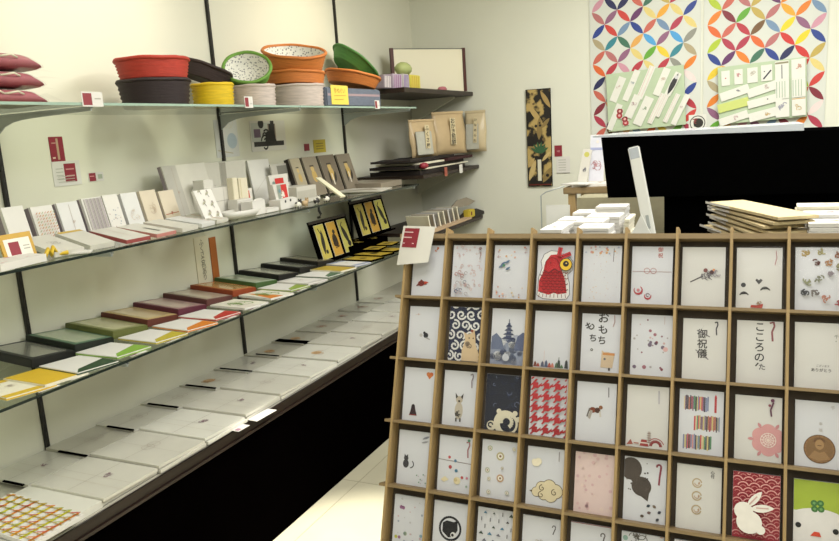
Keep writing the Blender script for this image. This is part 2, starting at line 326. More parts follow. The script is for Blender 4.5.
def B4(c):
    c.text('お', .55, 1.38, .3, INK); c.text('も', .55, 1.08, .27, INK, rot=.2); c.text('ち', .53, .8, .24, INK); c.text('も', .22, 1.16, .26, INK, rot=.6); c.text('ち', .3, .85, .22, INK); c.text('。', .34, .6, .2, INK)
    c.poly([(.52,.12),(.82,.12),(.86,.42),(.88,.5),(.8,.48),(.72,.52),(.6,.52),(.54,.56)], '#cdb79c'); c.rect(.72, .47, .3, .06, '#c78a52'); c.disc(.62, .34, .03, '#6a6a72'); c.line([(.74, .12), (.74, .05)], .03, '#3a3230'); c.line([(.83, 1.48), (.84, 1.3), (.8, 1.18)], .014, '#b09090')
def B5(c):
    c.dots(10, ['#8a4a58', '#73657a', '#a06a78'], 11, (.035, .055), (.1, .1, .9, 1.3)); c.dots(16, ['#c9a8a8', '#a8a4a8', '#86586a'], 12, (.015, .03), (.08, .1, .9, 1.4)); c.disc(.84, .68, .06, '#d9b0b0')
    c.line([(.8, 1.5), (.8, 1.3)], .012, '#c9bcc0')
def B6(c): c.text('御祝儀', .45, 1.1, .24, INK, True, gap=1.0); c.line([(.32, 1.2), (.62, 1.05)], .018, '#777378'); c.line([(.3, .72), (.6, .5)], .016, '#777378'); c.noshi(.76, 1.4, 1.2, '#4a464e')
def B7(c): c.text('こころの', .5, 1.34, .24, '#2d2b30', True, gap=1.0); c.line([(.48, .5), (.42, .42)], .02, INK); c.text('た', .56, .4, .16, '#4a484c'); c.noshi(.76, 1.45, 1.7, '#8a4a50')
def B8(c): c.text('ありがとう', .55, .42, .085, '#4a474a'); c.text('ございます', .58, .52, .055, '#8a878a'); c.text('千', .85, 1.2, .1, '#8a8f8a'); c.disc(.84, 1.1, .012, '#8a8f8a')
def C0(c): c.disc(.74, 1.34, .06, '#d08048'); c.disc(.83, 1.34, .06, '#c86a3c'); c.poly([(.69,1.32),(.88,1.32),(.78,1.2)], '#cc7440'); c.poly([(.22,.16),(.46,.16),(.4,.34),(.38,.44),(.28,.42),(.26,.3)], '#35242c'); c.disc(.33, .42, .05, '#2c2028'); c.rect(.33, .17, .22, .03, '#8a3a3a')
def C1(c):
    c.disc(.48, .42, .12, '#bdb4a6', sy=2); c.disc(.48, .72, .1, '#b9ae9e'); c.poly([(.38,.74),(.36,.9),(.44,.8)], '#3a3634'); c.poly([(.58,.74),(.6,.9),(.52,.8)], '#3a3634'); c.disc(.48, .68, .03, '#2a2726'); c.doodle(.48, .3, .12, '#4a4542', 7, 10, .014); c.line([(.42,.22),(.42,.12)], .03, '#4d4743'); c.line([(.54,.22),(.54,.12)], .03, '#4d4743'); c.noshi(.82, 1.42, 1.4, '#8a8088')
def C2(c):
    c.rect(.5, .81, 1, 1.62, '#1f2334'); c.disc(.6, .22, .34, '#d8d2bd', 26); c.disc(.66, .2, .22, '#1f2334'); c.arc(.62, .26, .15, -60, 200, .07, '#d8d2bd'); c.disc(.2, .12, .13, '#d8d2bd'); c.arc(.18, .14, .06, 0, 300, .03, '#1f2334')
    for x, y in ((.85, .5), (.95, .35), (.4, .52)): c.disc(x, y, .07, '#d8d2bd')
    rg = random.Random(2)
    for i in range(24): c.arc(rg.uniform(.1, .9), rg.uniform(.65, 1.5), rg.uniform(.03, .1), rg.uniform(0, 360), rg.uniform(60, 400), .01, rg.choice(['#39405c', '#2c3350', '#6a7290']), 5)
def C3(c):
    for j in range(6):
        for i in range(4):
            x, y = .02+i*.3, .02+j*.29
            c.poly([(x+.06,y+.06),(x+.2,y+.05),(x+.21,y+.2),(x+.07,y+.21)], '#a82830')
            c.poly([(x+.2,y+.05),(x+.29,y+.12),(x+.31,y+.2),(x+.21,y+.13)], '#a82830'); c.poly([(x+.0,y+.1),(x+.07,y+.14),(x+.07,y+.2),(x-.03,y+.12)], '#a82830')
            c.poly([(x+.07,y+.21),(x+.14,y+.21),(x+.2,y+.29),(x+.14,y+.29)], '#a82830'); c.poly([(x+.06,y+.06),(x+.12,y+.06),(x+.06,y-.01),(x+.01,y+.0)], '#a82830')
def C4(c): c.disc(.42, .8, .09, '#7a3a24', sy=.8); c.disc(.54, .8, .07, '#4a2a20'); c.disc(.62, .88, .05, '#8a5a3c'); c.poly([(.3,.6),(.36,.8),(.42,.78),(.36,.56)], '#a8a29c'); c.line([(.6,.78),(.62,.64)], .03, '#c8c2bc'); c.line([(.34,.84),(.28,.62)], .025, '#6a6460'); c.line([(.8, 1.4), (.81, 1.15)], .014, '#5a5456')
def C5(c):
    c.arc(.72, .06, .12, 0, 180, .05, '#8e3a3c'); c.arc(.72, .05, .2, 20, 160, .016, '#a86060')
    c.poly([(.02,.04),(.12,.18),(.18,.06)], '#a05a50'); c.poly([(.34,.04),(.56,.04),(.5,.2),(.38,.2)], '#9a3a3a'); c.rect(.45, .12, .2, .03, '#e0d4cc')
    for i in range(5): c.rect(.56, .14+i*.055, .11-.006*i, .014, '#6a4a48'); c.rect(.56, .165+i*.055, .06, .04, '#b0a49c')
    c.line([(.2, .1), (.32, .1)], .02, '#b07a70'); c.line([(.76, 1.42), (.77, 1.1)], .016, '#a8a4b0')
def C6(c):
    rg = random.Random(9); cols = ['#c8b878','#7a5a78','#b07050','#c05058','#a04a50','#5a8a68','#2e3a34','#9a9a8a','#c89090','#8088a8','#d8c8a0','#4a4050']
    for j, (x0, x1) in enumerate(((.1, .66), (.34, .92), (.1, .74))):
        x = x0; y = 1.02-j*.46
        while x < x1:
            w = rg.uniform(.022, .04); c.rect(x+w/2, y+rg.uniform(.16, .2), w*.9, rg.uniform(.3, .36), rg.choice(cols), step=False); x += w
    c.rect(.82, 1.2, .05, .38, '#b53a40', .0); c.poly([(.79,1.38),(.85,1.38),(.82,1.45)], '#c8505a')
def C7(c):
    for k in range(6): a = R(90+60*k); c.disc(.72+.2*math.cos(a), .5+.2*math.sin(a), .17, '#d39a9c', 20)
    for k in range(6): a = R(60+60*k); c.leaf(.72+.3*math.cos(a), .5+.3*math.sin(a), .72+.44*math.cos(a), .5+.44*math.sin(a), .07, '#c98a90')
    for k in range(3): c.arc(.72, .5, .06+.05*k, 0, 360, .012, '#ecdcd6', 20)
    c.disc(.72, .5, .04, '#e8d4cc')
    for k in range(12): a = R(30*k); c.line([(.72+.06*math.cos(a), .5+.06*math.sin(a)), (.72+.17*math.cos(a), .5+.17*math.sin(a))], .008, '#efe2dc')
    c.disc(.8, 1.42, .04, '#6a3a58'); c.disc(.74, 1.3, .03, '#8a4a5a'); c.line([(.82,1.38),(.76,1.2),(.78,1.05)], .024, '#5a3048')
def C8(c):
    c.text('千', .76, 1.36, .09, '#a8a4a4'); c.text('寿', .52, .98, .08, '#b8b4b4'); c.text('福', .52, .84, .08, '#b8b4b4')
    c.disc(.5, .42, .32, '#5c4028', 40); c.disc(.5, .42, .305, '#8f6a44', 40); c.disc(.5, .42, .27, '#80603c', 40)
    c.disc(.5, .52, .09, '#a58258', 18, sy=1.25); c.poly([(.28,.22),(.4,.38),(.5,.34),(.6,.38),(.72,.22),(.5,.15)], '#9a7850'); c.arc(.5, .55, .11, 20, 170, .03, '#6a4a2c'); c.line([(.46,.5),(.54,.5)], .012, '#5c4028')
    for k in range(20): a = R(18*k); c.line([(.5+.28*math.cos(a), .42+.28*math.sin(a)), (.5+.3*math.cos(a), .42+.3*math.sin(a))], .012, '#6a4a2c')
def D0(c):
    cat(c, .26, .58, 1.0, '#3b3940'); c.arc(.4, .58, .1, -90, 60, .02, '#3b3940'); c.leaf(.72, 1.3, .95, 1.4, .06, '#8a8c98'); c.leaf(.7, 1.2, .92, 1.26, .05, '#9a9aa0')
    for x, y in ((.62,.3),(.74,.2),(.82,.34),(.9,.12),(.7,.12)): c.disc(x, y, .022, '#7a9a88', 7); c.disc(x+.05, y-.02, .014, '#a88aa0', 6)
def D1(c):
    c.line([(.0, .84), (1, .8)], .014, '#8e8486'); c.noshi(.84, 1.36, 1.6, '#a06a70'); c.disc(.86, 1.42, .04, '#5a8a70')
    for x, y, r, m in ((.32,.92,.04,'#c05a60'),(.5,.84,.04,'#5a80a0'),(.36,.66,.05,'#b04a50'),(.54,.58,.045,'#4a7a98'),(.72,.42,.04,'#c05a5a'),(.86,.42,.035,'#c07a90'),(.86,.2,.03,'#9ab0a0')): c.disc(x, y, r, m)
    c.poly([(.1,.3),(.22,.4),(.34,.32),(.2,.24)], '#e0d4b0'); c.disc(.58, .32, .1, '#dfd2ac'); c.disc(.54, .34, .05, '#cdbc90')
def D2(c):
    for x, y, r, m in ((.22,1.3,.07,'#b4bfa0'),(.52,1.12,.11,'#c2b48a'),(.18,.72,.07,'#c4c8b8'),(.55,.55,.1,'#cf9a78'),(.24,.5,.05,'#d8cdb4'),(.25,.16,.06,'#c8c4b8'),(.76,.2,.06,'#bcc0c0'),(.6,.82,.04,'#d4c0c8'),(.9,1.35,.05,'#d8d0b8')):
        c.disc(x, y, r, m); c.disc(x, y, r*.62, '#e6e2d8'); c.disc(x, y, r*.3, '#8a6a5a'); c.arc(x, y, r*.8, 0, 360, .008, '#9a9a80', 10)
def D3(c):
    def cloud(x, y, s, m, e):
        for dx, dy, r in ((-.3,-.02,.12),(-.14,.1,.17),(.06,.16,.18),(.24,.06,.18),(.1,-.06,.18),(-.1,-.06,.14)): c.disc(x+dx*s, y+dy*s, (r+.015)*s, e)
        c.poly([(x-.5*s, y+.0), (x-.25*s, y-.14*s), (x-.2*s, y+.06*s)], e)
        for dx, dy, r in ((-.3,-.02,.12),(-.14,.1,.17),(.06,.16,.18),(.24,.06,.18),(.1,-.06,.18),(-.1,-.06,.14)): c.disc(x+dx*s, y+dy*s, r*s, m)
        for dx, dy in ((-.14,.1),(.2,.02),(-.16,-.08)): c.spiral(x+dx*s, y+dy*s, .09*s, .014, e, 1.1, 90)
    cloud(.56, .36, .95, '#dccfae', '#54452f')
    c.disc(.2, 1.1, .08, '#e0d8c0'); c.disc(.3, 1.12, .09, '#e0d8c0'); c.disc(.24, 1.05, .1, '#e2dac4', sy=.6); c.line([(.84, 1.42), (.84, 1.18)], .014, '#8a8488')
def D4(c): c.dots(50, ['#d8b6b8', '#dcc4c2', '#e0cac4', '#d2aeb4'], 17, (.02, .05), (.06, .06, .94, 1.52))
def D5(c):
    c.disc(.16, 1.24, .26, '#4a413c', 28, sy=1.05); c.disc(.42, .84, .235, '#463d38', 26); c.poly([(.36,.64),(.62,.78),(.58,.5)], '#463d38'); c.poly([(.14,1.0),(.36,1.1),(.46,1.0),(.26,.86)], '#463d38'); c.dots(30, ['#5a504a', '#39312d'], 2, (.012, .025), (.04, .72, .56, 1.44))
    c.arc(.82, 1.36, .05, 0, 200, .03, '#8a3a4a'); c.line([(.87, 1.36), (.84, 1.1), (.83, .92)], .03, '#8a3a4a')
    for x, y, r, m in ((.6,.4,.5,'#3f4a54'),(.74,.4,-.6,'#6a5a50'),(.86,.28,.7,'#3a3c4c'),(.62,.24,.2,'#6f5a5a'),(.82,.1,.8,'#3a3c48'),(.46,.14,.2,'#5a4a40')): c.leaf(x-.05*math.cos(r), y-.05*math.sin(r), x+.05*math.cos(r), y+.05*math.sin(r), .07, m)
def D6(c):
    for y in (1.1, .8, .48): c.arc(.46, y, .1, 10, 350, .02, '#b8a484', 18); c.arc(.46, y, .055, 180, 400, .016, '#c4a890', 10); c.disc(.5, y-.0, .018, '#b09078')
    c.text('心付', .8, 1.38, .09, '#4a464a', True)
def D7(c):
    c.rect(.5, .81, 1, 1.62, '#a02838')
    for j in range(13):
        for i in range(5): x, y = .1+i*.24+(j % 2)*.12, .04+j*.125; c.arc(x, y, .12, 20, 160, .018, '#d99a98', 6); c.arc(x, y-.02, .07, 30, 150, .012, '#c87878', 4)
    W = '#e6e2dc'
    c.disc(.36, .4, .27, W, 28, sy=.95); c.disc(.24, .64, .2, W, 24); c.leaf(.3, .72, .62, 1.12, .16, W); c.leaf(.36, .7, .88, .78, .18, W); c.poly([(.04,.62),(.14,.8),(.3,.84),(.3,.6)], W); c.disc(.6, .26, .1, W)
    c.line([(.36,.8),(.52,1.0)], .02, '#c9a8a4'); c.line([(.5,.74),(.76,.76)], .02, '#c9a8a4')
def D8(c):
    c.rect(.5, 1.18, 1, .9, '#a3b83a'); c.rect(.5, .4, 1, .8, '#e4e2e2'); c.disc(.5, .58, .62, '#e4e2e2', 30, sy=.5)
    for a in range(4): c.disc(.48+.09*math.cos(R(50+90*a)), .94+.09*math.sin(R(50+90*a)), .07, '#3c7238', 12); c.disc(.48+.09*math.cos(R(50+90*a)), .94+.09*math.sin(R(50+90*a)), .03, '#6fa060', 8)
    c.disc(.1, .48, .06, '#14161a'); c.disc(.84, .44, .06, '#14161a'); c.poly([(.34,.28),(.56,.28),(.52,.38),(.42,.38)], '#d0442a')
def E0(c):
    c.dots(9, ['#b8b848', '#9a6a90', '#d0a060', '#a8b8a0', '#88a8b8'], 31, (.04, .06), (.1, .2, .9, 1.5)); c.dots(18, ['#c0c0c4', '#a0a8b8', '#c8a8b0'], 32, (.015, .035), (.1, .2, .9, 1.4))
def E1(c):
    c.arc(.5, .82, .3, 0, 360, .04, '#1b1c22', 30); c.poly([(.28,.72),(.28,.95),(.4,1.02),(.6,1.0),(.7,1.06),(.72,.8),(.6,.62),(.46,.58)], '#1b1c22'); c.disc(.6, .66, .08, '#d8d8da'); c.disc(.58, .66, .04, '#1b1c22')
def E2(c):
    rg = random.Random(8)
    for j in range(8):
        for i in range(4): x, y = .12+i*.24+(j % 2)*.1, .15+j*.18; s = rg.uniform(.04, .08); k = rg.choice((0, 0, 1)); (c.poly([(x-s, y-s*.5), (x+s, y-s*.5), (x, y+s*.6)], rg.choice([INK, '#6a6a78', '#4a7a98', '#3a4a44'])) if not k else c.rect(x, y, .02, .1, '#4a4850'))
def E3(c): c.arc(.82, 1.3, .04, -20, 200, .018, '#5a5458'); c.line([(.86, 1.28), (.8, 1.12)], .018, '#5a5458'); c.doodle(.45, .9, .1, '#b8b0a8', 2, 5)
def E4(c): c.rect(.5, 1.56, 1, .1, '#8c3038'); c.arc(.8, 1.3, .05, -20, 220, .02, '#5a5458'); c.line([(.84, 1.28), (.8, 1.1)], .02, '#5a5458')
def E5(c): c.dots(30, ['#b0a078', '#86a8a0', '#c08a78', '#d8c890', '#5a6a7a'], 41, (.03, .07), (.06, .1, .94, 1.54)); c.doodle(.4, 1.4, .2, '#55504c', 5, 12)
def E6(c): c.arc(.74, 1.36, .06, 0, 300, .014, '#a89890'); c.dots(10, ['#c9b8a8', '#b8a8b0'], 44, (.02, .03))
cells = [
 (0,0,A0,'white envelope with red sparrow and orange mark, half under the paper sign','card_white'),
 (1,0,A1,'white envelope covered in pale pink scribbled blossoms, top row of rack','card_white'),
 (2,0,A2,'white envelope with tan flower borders and small blue bird','card_white'),
 (3,0,A3,'envelope with red papier-mache fish doll with round yellow eye','card_white'),
 (4,0,A4,'white envelope with faint sprinkled specks beside the red fish envelope','card_white'),
 (5,0,A5,'white envelope with thin bow line across and red crescents at bottom left','card_white'),
 (6,0,A6,'cream envelope with small grey flower spray on one slanting stem','card_cream'),
 (7,0,A7,'cream envelope with scattered eyes, brows and mouth of a face game','card_cream'),
 (8,0,A8,'white envelope with rows of tiny brown and green figures','card_white'),
 (0,1,B0,'white envelope with single small black and grey bird','card_white'),
 (1,1,B1,'navy arabesque scroll envelope with beige cat in the corner','card_white'),
 (2,1,B2,'envelope with blue ink painting of pagoda among trees','card_white'),
 (3,1,B3,'white envelope with tiny coloured town skyline along bottom','card_white'),
 (4,1,B4,'envelope with scattered brush letters and small tan cat','card_white'),
 (5,1,B5,'white envelope with sprinkled plum and grey spots','card_white'),
 (6,1,B6,'cream envelope with one column of black brush characters','card_cream'),
 (7,1,B7,'cream envelope with loose column of thin brush letters and red mark','card_cream'),
 (8,1,B8,'cream envelope with one small line of black letters near bottom','card_cream'),
 (0,2,C0,'white envelope with orange heart and little dark seated figure','card_white'),
 (1,2,C1,'white envelope with standing grey cat with dark ears','card_white'),
 (2,2,C2,'dark navy envelope with big cream wave curl, in crinkled plastic','card_white'),
 (3,2,C3,'red and white houndstooth envelope','card_white'),
 (4,2,C4,'white envelope with small brown calico cat in the middle','card_white'),
 (5,2,C5,'cream envelope with tiny pagoda and red arched bridge at bottom','card_cream'),
 (6,2,C6,'white envelope with three shelves of coloured book spines','card_white'),
 (7,2,C7,'cream envelope with large pink layered flower','card_cream'),
 (8,2,C8,'white envelope with large bronze medal bearing a portrait bust','card_white'),
 (0,3,D0,'white envelope with dark grey cat and small flowers','card_white'),
 (1,3,D1,'white envelope with thin dark line across and coloured dots','card_white'),
 (2,3,D2,'white envelope with scattered pale green and orange thread balls','card_white'),
 (3,3,D3,'white envelope with large beige curling cloud and small cloud above','card_white'),
 (4,3,D4,'plain pale pink mottled envelope','card_pink'),
 (5,3,D5,'white envelope with dark brown gourd and scattered beans','card_white'),
 (6,3,D6,'cream envelope with three beige rings in a column','card_cream'),
 (7,3,D7,'red wave-scale envelope with white rabbit','card_white'),
 (8,3,D8,'lime green envelope with round white face and four-leaf clover','card_white'),
 (0,4,E0,'white envelope with yellow and purple confetti spots, bottom left','card_white'),
 (1,4,E1,'white envelope with black circle emblem around a bird','card_white'),
 (2,4,E2,'white envelope scattered with small dark triangles','card_white'),
 (3,4,E3,'white envelope with one small dark hook mark, bottom row','card_white'),
 (4,4,E4,'white envelope with dark red band along the top','card_white'),
 (5,4,E5,'envelope with multicoloured clustered print below the gourd envelope','card_white'),
 (6,4,E6,'mostly plain white envelope below the three-ring envelope','card_white'),
]
mat('card_pink', '#ddc6c4', .5, noise=.04, nscale=20, coat=.2)
rg = random.Random(5)
for ci, ri, art, lab, base in cells:
    place(ci, ri, art, lab, base, dx=rg.uniform(-.001, .0035)+(.003 if ri else 0), d=rg.choice((.004, .006, .008)), h=CH*rg.uniform(.975, 1.005))
# paper sign hooked over the top left corner of the rack
mb = MB(); v0 = Matrix.Rotation(-T, 4, 'X') @ Vector((X0-PX-.006, -.006, ZT-.075)) + Vector((0, 1.3524, 0))
n = 8; W, H = .094, .108; vs = []; 
for j in range(2):
    for i in range(n+1):
        u = i/n; vs.append((u*W+(.018 if j else -.004*0), -.012*math.sin(u*3.1)-.002, (H if j else .0)+(.012*u if not j else 0)))
fs = [(i, i+1, n+2+i, n+1+i) for i in range(n)]; mb.add(vs, fs, 'paper', smooth=True)
mb2 = [(p[0], p[1]+.0012, p[2]) for p in vs]; mb.add(mb2, [f[::-1] for f in fs], 'paper', smooth=True)
rt = mb.build('paper_sign', None, (v0.x-.016, v0.y-.006, v0.z-.028), (-.15, .03, 0), 'curled white paper sign with maroon square, hooked on rack corner', 'sign')
mm = MB(); vs = []
for j in range(2):
    for i in range(5):
        u = .08+.5*i/4; x = u*W+(.018 if j else .008); vs.append((x, -.012*math.sin(u*3.1)-.0030, .102 if j else .05))
mm.add(vs, [(i, i+1, 6+i, 5+i) for i in range(4)], 'maroon')
for k, (z, l) in enumerate(((.09, .034), (.076, .03), (.06, .036))):
    mm.add([(.020, -.0075, z), (.020+l, -.0158, z), (.020+l, -.0158, z+.0025), (.020, -.0075, z+.0025)], [(0,1,2,3)], '#e8c8cc')
mm.build('maroon_panel', rt)
# ------------------------------------------------------------------ shelving on the left wall
S1, S2, S3, ZK = 1.648, 1.217, .869, .514      # heights of the three glass shelves and the counter
XF, UP = -1.76, (1.592, 2.68, 3.775)
ct = empty('low_counter', (-1.93, 2.6, 0), label='long low black counter with dark brown edge along the left wall', cat='counter')
def wbox(name, lo, hi, m, parent=None, bev=0, **k):
    c = [(a+b)/2 for a, b in zip(lo, hi)]; d = [b-a for a, b in zip(lo, hi)]
    if parent: c2 = [a-b for a, b in zip(c, parent.location)]
    else: c2 = c
    mb = MB()
    if parent: mb.box(c2, d, m, bev=bev); return mb.build(name, parent, **k)
    mb.box((0, 0, 0), d, m, bev=bev); return mb.build(name, None, c, **k)
wbox('cabinet_body', (XW+.002, .3, 0.001), (-1.662, 4.80, ZK-.04), 'black_laminate', ct)
wbox('countertop', (XW+.002, .3, ZK-.04), (-1.66, 4.80, ZK-.004), 'dark_wood', ct)
wbox('edge_strip', (-1.66, .3, ZK-.034), (-1.652, 4.80, ZK-.001), 'brown_edge', ct, bev=.001)
wbox('lower_lip', (-1.66, .3, ZK-.044), (-1.646, 4.80, ZK-.035), 'dark_wood', ct)
wbox('top_sheet', (XW+.002, .3, ZK-.004), (-1.665, 4.80, ZK), 'wrapped_b', ct)
for y, w in zip(UP, ('between the near and middle shelf bays', 'between the middle and far shelf bays', 'where the glass shelves end')):
    s = MB().box((0, 0, 1.1), (.012, .013, 2.2), 'upright_black')
    for i in range(60): s.add([(.0063, -.002, .05+i*.036), (.0063, .002, .05+i*.036), (.0063, .002, .064+i*.036), (.0063, -.002, .064+i*.036)], [(0, 1, 2, 3)], 'slot_dark')
    s.build('shelf_upright', None, (XW+.007, y, ZK+.002), (0, 0, 0), 'thin black slotted wall upright '+w, 'shelf upright')
for z, nm in ((S1, 'top'), (S2, 'middle'), (S3, 'lowest')):
    for y, w in zip(UP, ('near', 'second', 'far')):
        mb = MB(); h = .045; pts = []; L = XF-XW-.016
        for i in range(11):
            t = i/10; pts.append((t*L, 0, -.014-h*(1-t)**9-.008*(1-t)))
        mb.prism([(0, -.002, -.001), (L, -.002, -.001)]+[(p[0], -.002, p[2]) for p in pts[::-1]], (0, .004, 0), 'steel')
        mb.box((L*.5, 0, -.0035), (L, .014, .005), 'steel')
        b = mb.build('shelf_bracket', None, (XW+.013, y, z-.009), label=f'grey curved bracket under the {nm} glass shelf on the {w} upright', cat='bracket', group='glass shelf brackets')
def pane(z, y0, y1, lab, xf=XF):
    mb = MB(); mb.box((0, 0, 0), (xf-XW-.006, y1-y0-.003, .0076), 'glass')
    o = mb.build('glass_shelf', None, ((xf+XW+.004)/2, (y0+y1)/2, z-.0042), label=lab, cat='shelf', group='glass shelves')
    e = MB(); hx = (xf-XW-.006)/2; e.box((hx+.0006, 0, 0), (.001, y1-y0-.003, .0078), 'glass_edge_pale' if z == S1 else 'glass_edge')
    for sy in (-1, 1): e.box((0, sy*((y1-y0-.003)/2+.0006), 0), (2*hx, .001, .0078), 'glass_edge')
    e.build('polished_edge', o)
for z, nm in ((S1, 'top'), (S2, 'middle'), (S3, 'lowest')):
    ye = 3.86 if z == S1 else 3.83
    pane(z, .5, 2.68, f'near long pane of the {nm} glass shelf'); pane(z, 2.68, ye, f'far short pane of the {nm} glass shelf')
# --- wall tags and small prints
def on_wall(name, pl, pt, pr, pb, m, lab, cat, art=None, d=.0015, off=0, rot=0, parts=None):
    a = at(pl, pt, 'x', XW+.002); b = at(pr, pt, 'x', XW+.002); b.z = at(pl+(pb-pt)*.12, pb, 'x', XW+.002).z; w = abs(b.y-a.y); h = a.z-b.z
    mb = card(w, h, d, art, m)
    return mb.build(name, None, (XW+.001+d/2+off, (a.y+b.y)/2, b.z), (0, 0, R(90)), lab, cat)
def a_tagm(c):
    for i in range(4): c.rect(.3+.1*(i % 2), c.a*(.25+.17*i), .3, .02, '#c8848a')
on_wall('price_tag', 48, 137, 62, 162, 'maroon', 'tall maroon tag stuck on the left wall above the white card', 'tag', lambda c: [c.rect(.55, c.a*.5, .16, c.a*.86, '#b89a80'), c.rect(.3, c.a*.75, .3, .04, '#d8b0a0'), c.rect(.2, c.a*.15, .2, .1, '#d8c0b0')])
def a_tagw(c):
    c.rect(.62, c.a-.36, .42, .56, '#8a2333'); c.rect(.62, c.a-.25, .3, .04, '#c88a8a'); c.rect(.62, c.a-.45, .3, .04, '#c88a8a')
    for i in range(4): c.rect(.24, c.a*.7-.1*i, .26, .02, '#a8a89c')
    for i in range(3): c.rect(.45, .28-.08*i, .6, .02, '#b0b0a4')
on_wall('info_card', 51, 162, 79, 187, 'paper', 'white info card with maroon square taped on left wall', 'card', a_tagw)
def a_small(c): c.rect(.25, c.a*.5, .44, c.a*.9, '#8a2333'); c.rect(.22, c.a*.6, .3, .05, '#c88a8a'); c.rect(.76, c.a*.5, .3, c.a*.5, '#a8b09c')
on_wall('price_tag', 88, 173, 103, 182, 'paper', 'small half maroon half white tag on left wall, right of the white card', 'tag', a_small)
on_wall('wall_print', 213, 120, 236, 158, 'card_cream', 'pale cream print on left wall just right of the second upright', 'print', lambda c: [c.disc(.72, .45, .22, '#b0bcc8'), c.doodle(.5, 1.0, .3, '#d0c8b0', 3, 9), c.line([(.05,.2),(.7,.1)], .02, '#b8a878')])
def a_bw(c):
    c.rect(.3, c.a*.62, .55, c.a*.62, '#c4c8c4'); c.rect(.6, c.a*.62, .22, c.a*.55, '#8d7f74'); c.rect(.6, c.a*.6, .16, .3, '#1c1a1c'); c.rect(.62, c.a*.85, .1, .2, '#2a2628')
    c.rect(.5, .12, .86, .08, '#2b2828'); c.disc(.3, .46, .08, '#2a2a2a'); c.disc(.48, .25, .08, '#1d1c1d'); c.rect(.18, .3, .18, .14, '#76607a'); c.doodle(.5, .16, .2, '#1c1b1b', 5, 10, .03); c.doodle(.62, .75, .2, '#2c2828', 9, 8, .03)
on_wall('wall_print', 249, 121, 284, 152, 'paper', 'black and white photo print on left wall above the middle shelf', 'print', a_bw)
on_wall('price_tag', 304, 144, 309, 151, 'maroon', 'tiny maroon tag left of the yellow note', 'tag')
on_wall('sticky_note', 313, 140, 325, 153, 'note_yellow' if mat('note_yellow', '#c9b23c', .6, noise=.1) else '', 'yellow square note on left wall above the grey cards', 'note', lambda c: [c.rect(.5, c.a*(.3+.2*i), .6, .04, '#8a7a30') for i in range(3)])
# --- low counter: clear-wrapped white envelopes, three columns, shingled
def a_wrap(seed, kind):
    def f(c):
        rg = random.Random(seed)
        c.line([(.02, c.a*.5), (.98, c.a*.5)], .006, '#9a9284'); c.line([(.5, .02), (.52, c.a-.02)], .004, '#a8a092')
        if kind == 0: c.doodle(.5, c.a*.5, .14, '#a8705e', seed, 12, .012); c.line([(.5, c.a*.9), (.5, c.a*.62)], .006, '#a89a90')
        if kind == 1: c.disc(.4, c.a*.55, .12, '#c9a880'); c.doodle(.4, c.a*.5, .16, '#b08a60', seed, 8, .012)
        if kind == 2: c.line([(.3, .02), (.34, c.a-.02)], .006, '#c0b8a8'); c.doodle(.6, c.a*.4, .08, '#8a7078', seed, 9, .012)
        if kind == 3: c.arc(.5, c.a*.5, .1, 0, 360, .008, '#b0a49a'); c.arc(.62, c.a*.5, .1, 0, 360, .008, '#b0a49a')
    return f
rg = random.Random(11); k = 0
for i in range(13):
    y = 1.135+i*.2155
    if i == 0: continue
    for col, (xa, xb) in enumerate(((-2.175, -1.985), (-1.965, -1.668))):
        if i > 14: continue
        w, l = .205, xb-xa; nm = ('rear', 'front')[col]
        base = rg.choice(['wrapped', 'wrapped', 'wrapped_b']) if col == 0 else rg.choice(['wrapped', 'wrapped_f', 'wrapped_f'])
        if 'wrapped_f' not in MATS: mat('wrapped_f', '#dddbd0', .35, noise=.04, nscale=9, coat=.6, bump=.1)
        for q in range(1 if col == 0 else 2):
            hh = .010; z = ZK+.0015+q*.0112+(.002 if col else 0)
            mb = flat(w+.004, l, hh, a_wrap(i*7+col, rg.choice((0, 1, 2, 3, 2))) if (q or not col) else None, base)
            sh = (.004 if q else -.006) if col else 0
            lab = f'clear-wrapped white envelope, {ORD[i-1]} from near end of {nm} row on low counter' if (q or not col) else f'white envelope peeking out beneath the {ORD[i-1]} one of the front counter row'
            o = mb.build('wrapped_envelope', None, ((xa+xb)/2+sh+(0 if q or not col else .018*rg.random()), y+.107+rg.uniform(-.003, .003), z+(.004 if not col else .0)), (R(-1.3) if (q or not col) else 0, R(rg.uniform(-.2, .2)), R(90)+R(rg.uniform(-.8, .8))), lab, 'envelope', f'wrapped envelopes in the {nm} row on the low counter')
            o.rotation_euler = (0, R(1.6) if (q or not col) else 0, R(90)+R(rg.uniform(-.8, .8)))
# black strips between the rear envelopes
for i, (y, x0, x1, w) in enumerate(((1.352,-2.08,-1.99,.008),(1.568,-2.10,-1.97,.008),(1.782,-2.11,-1.985,.008),(2.005,-2.135,-1.985,.009),(2.222,-2.14,-1.985,.009),(2.445,-2.145,-1.97,.006),(2.665,-2.115,-1.985,.004),(2.885,-2.155,-1.95,.035))):
    MB().box((0, 0, .002), (x1-x0, w, .004), 'black_cloth').build('divider_strip', None, ((x0+x1)/2, y-.006 if i < 7 else y, ZK+.0195), (0,0,0), f'black strip, {ORD[i]} from near end, between rear envelopes on low counter' if i < 7 else 'wider black slip lying between rear envelopes toward far end', 'strip', 'black strips on the low counter')
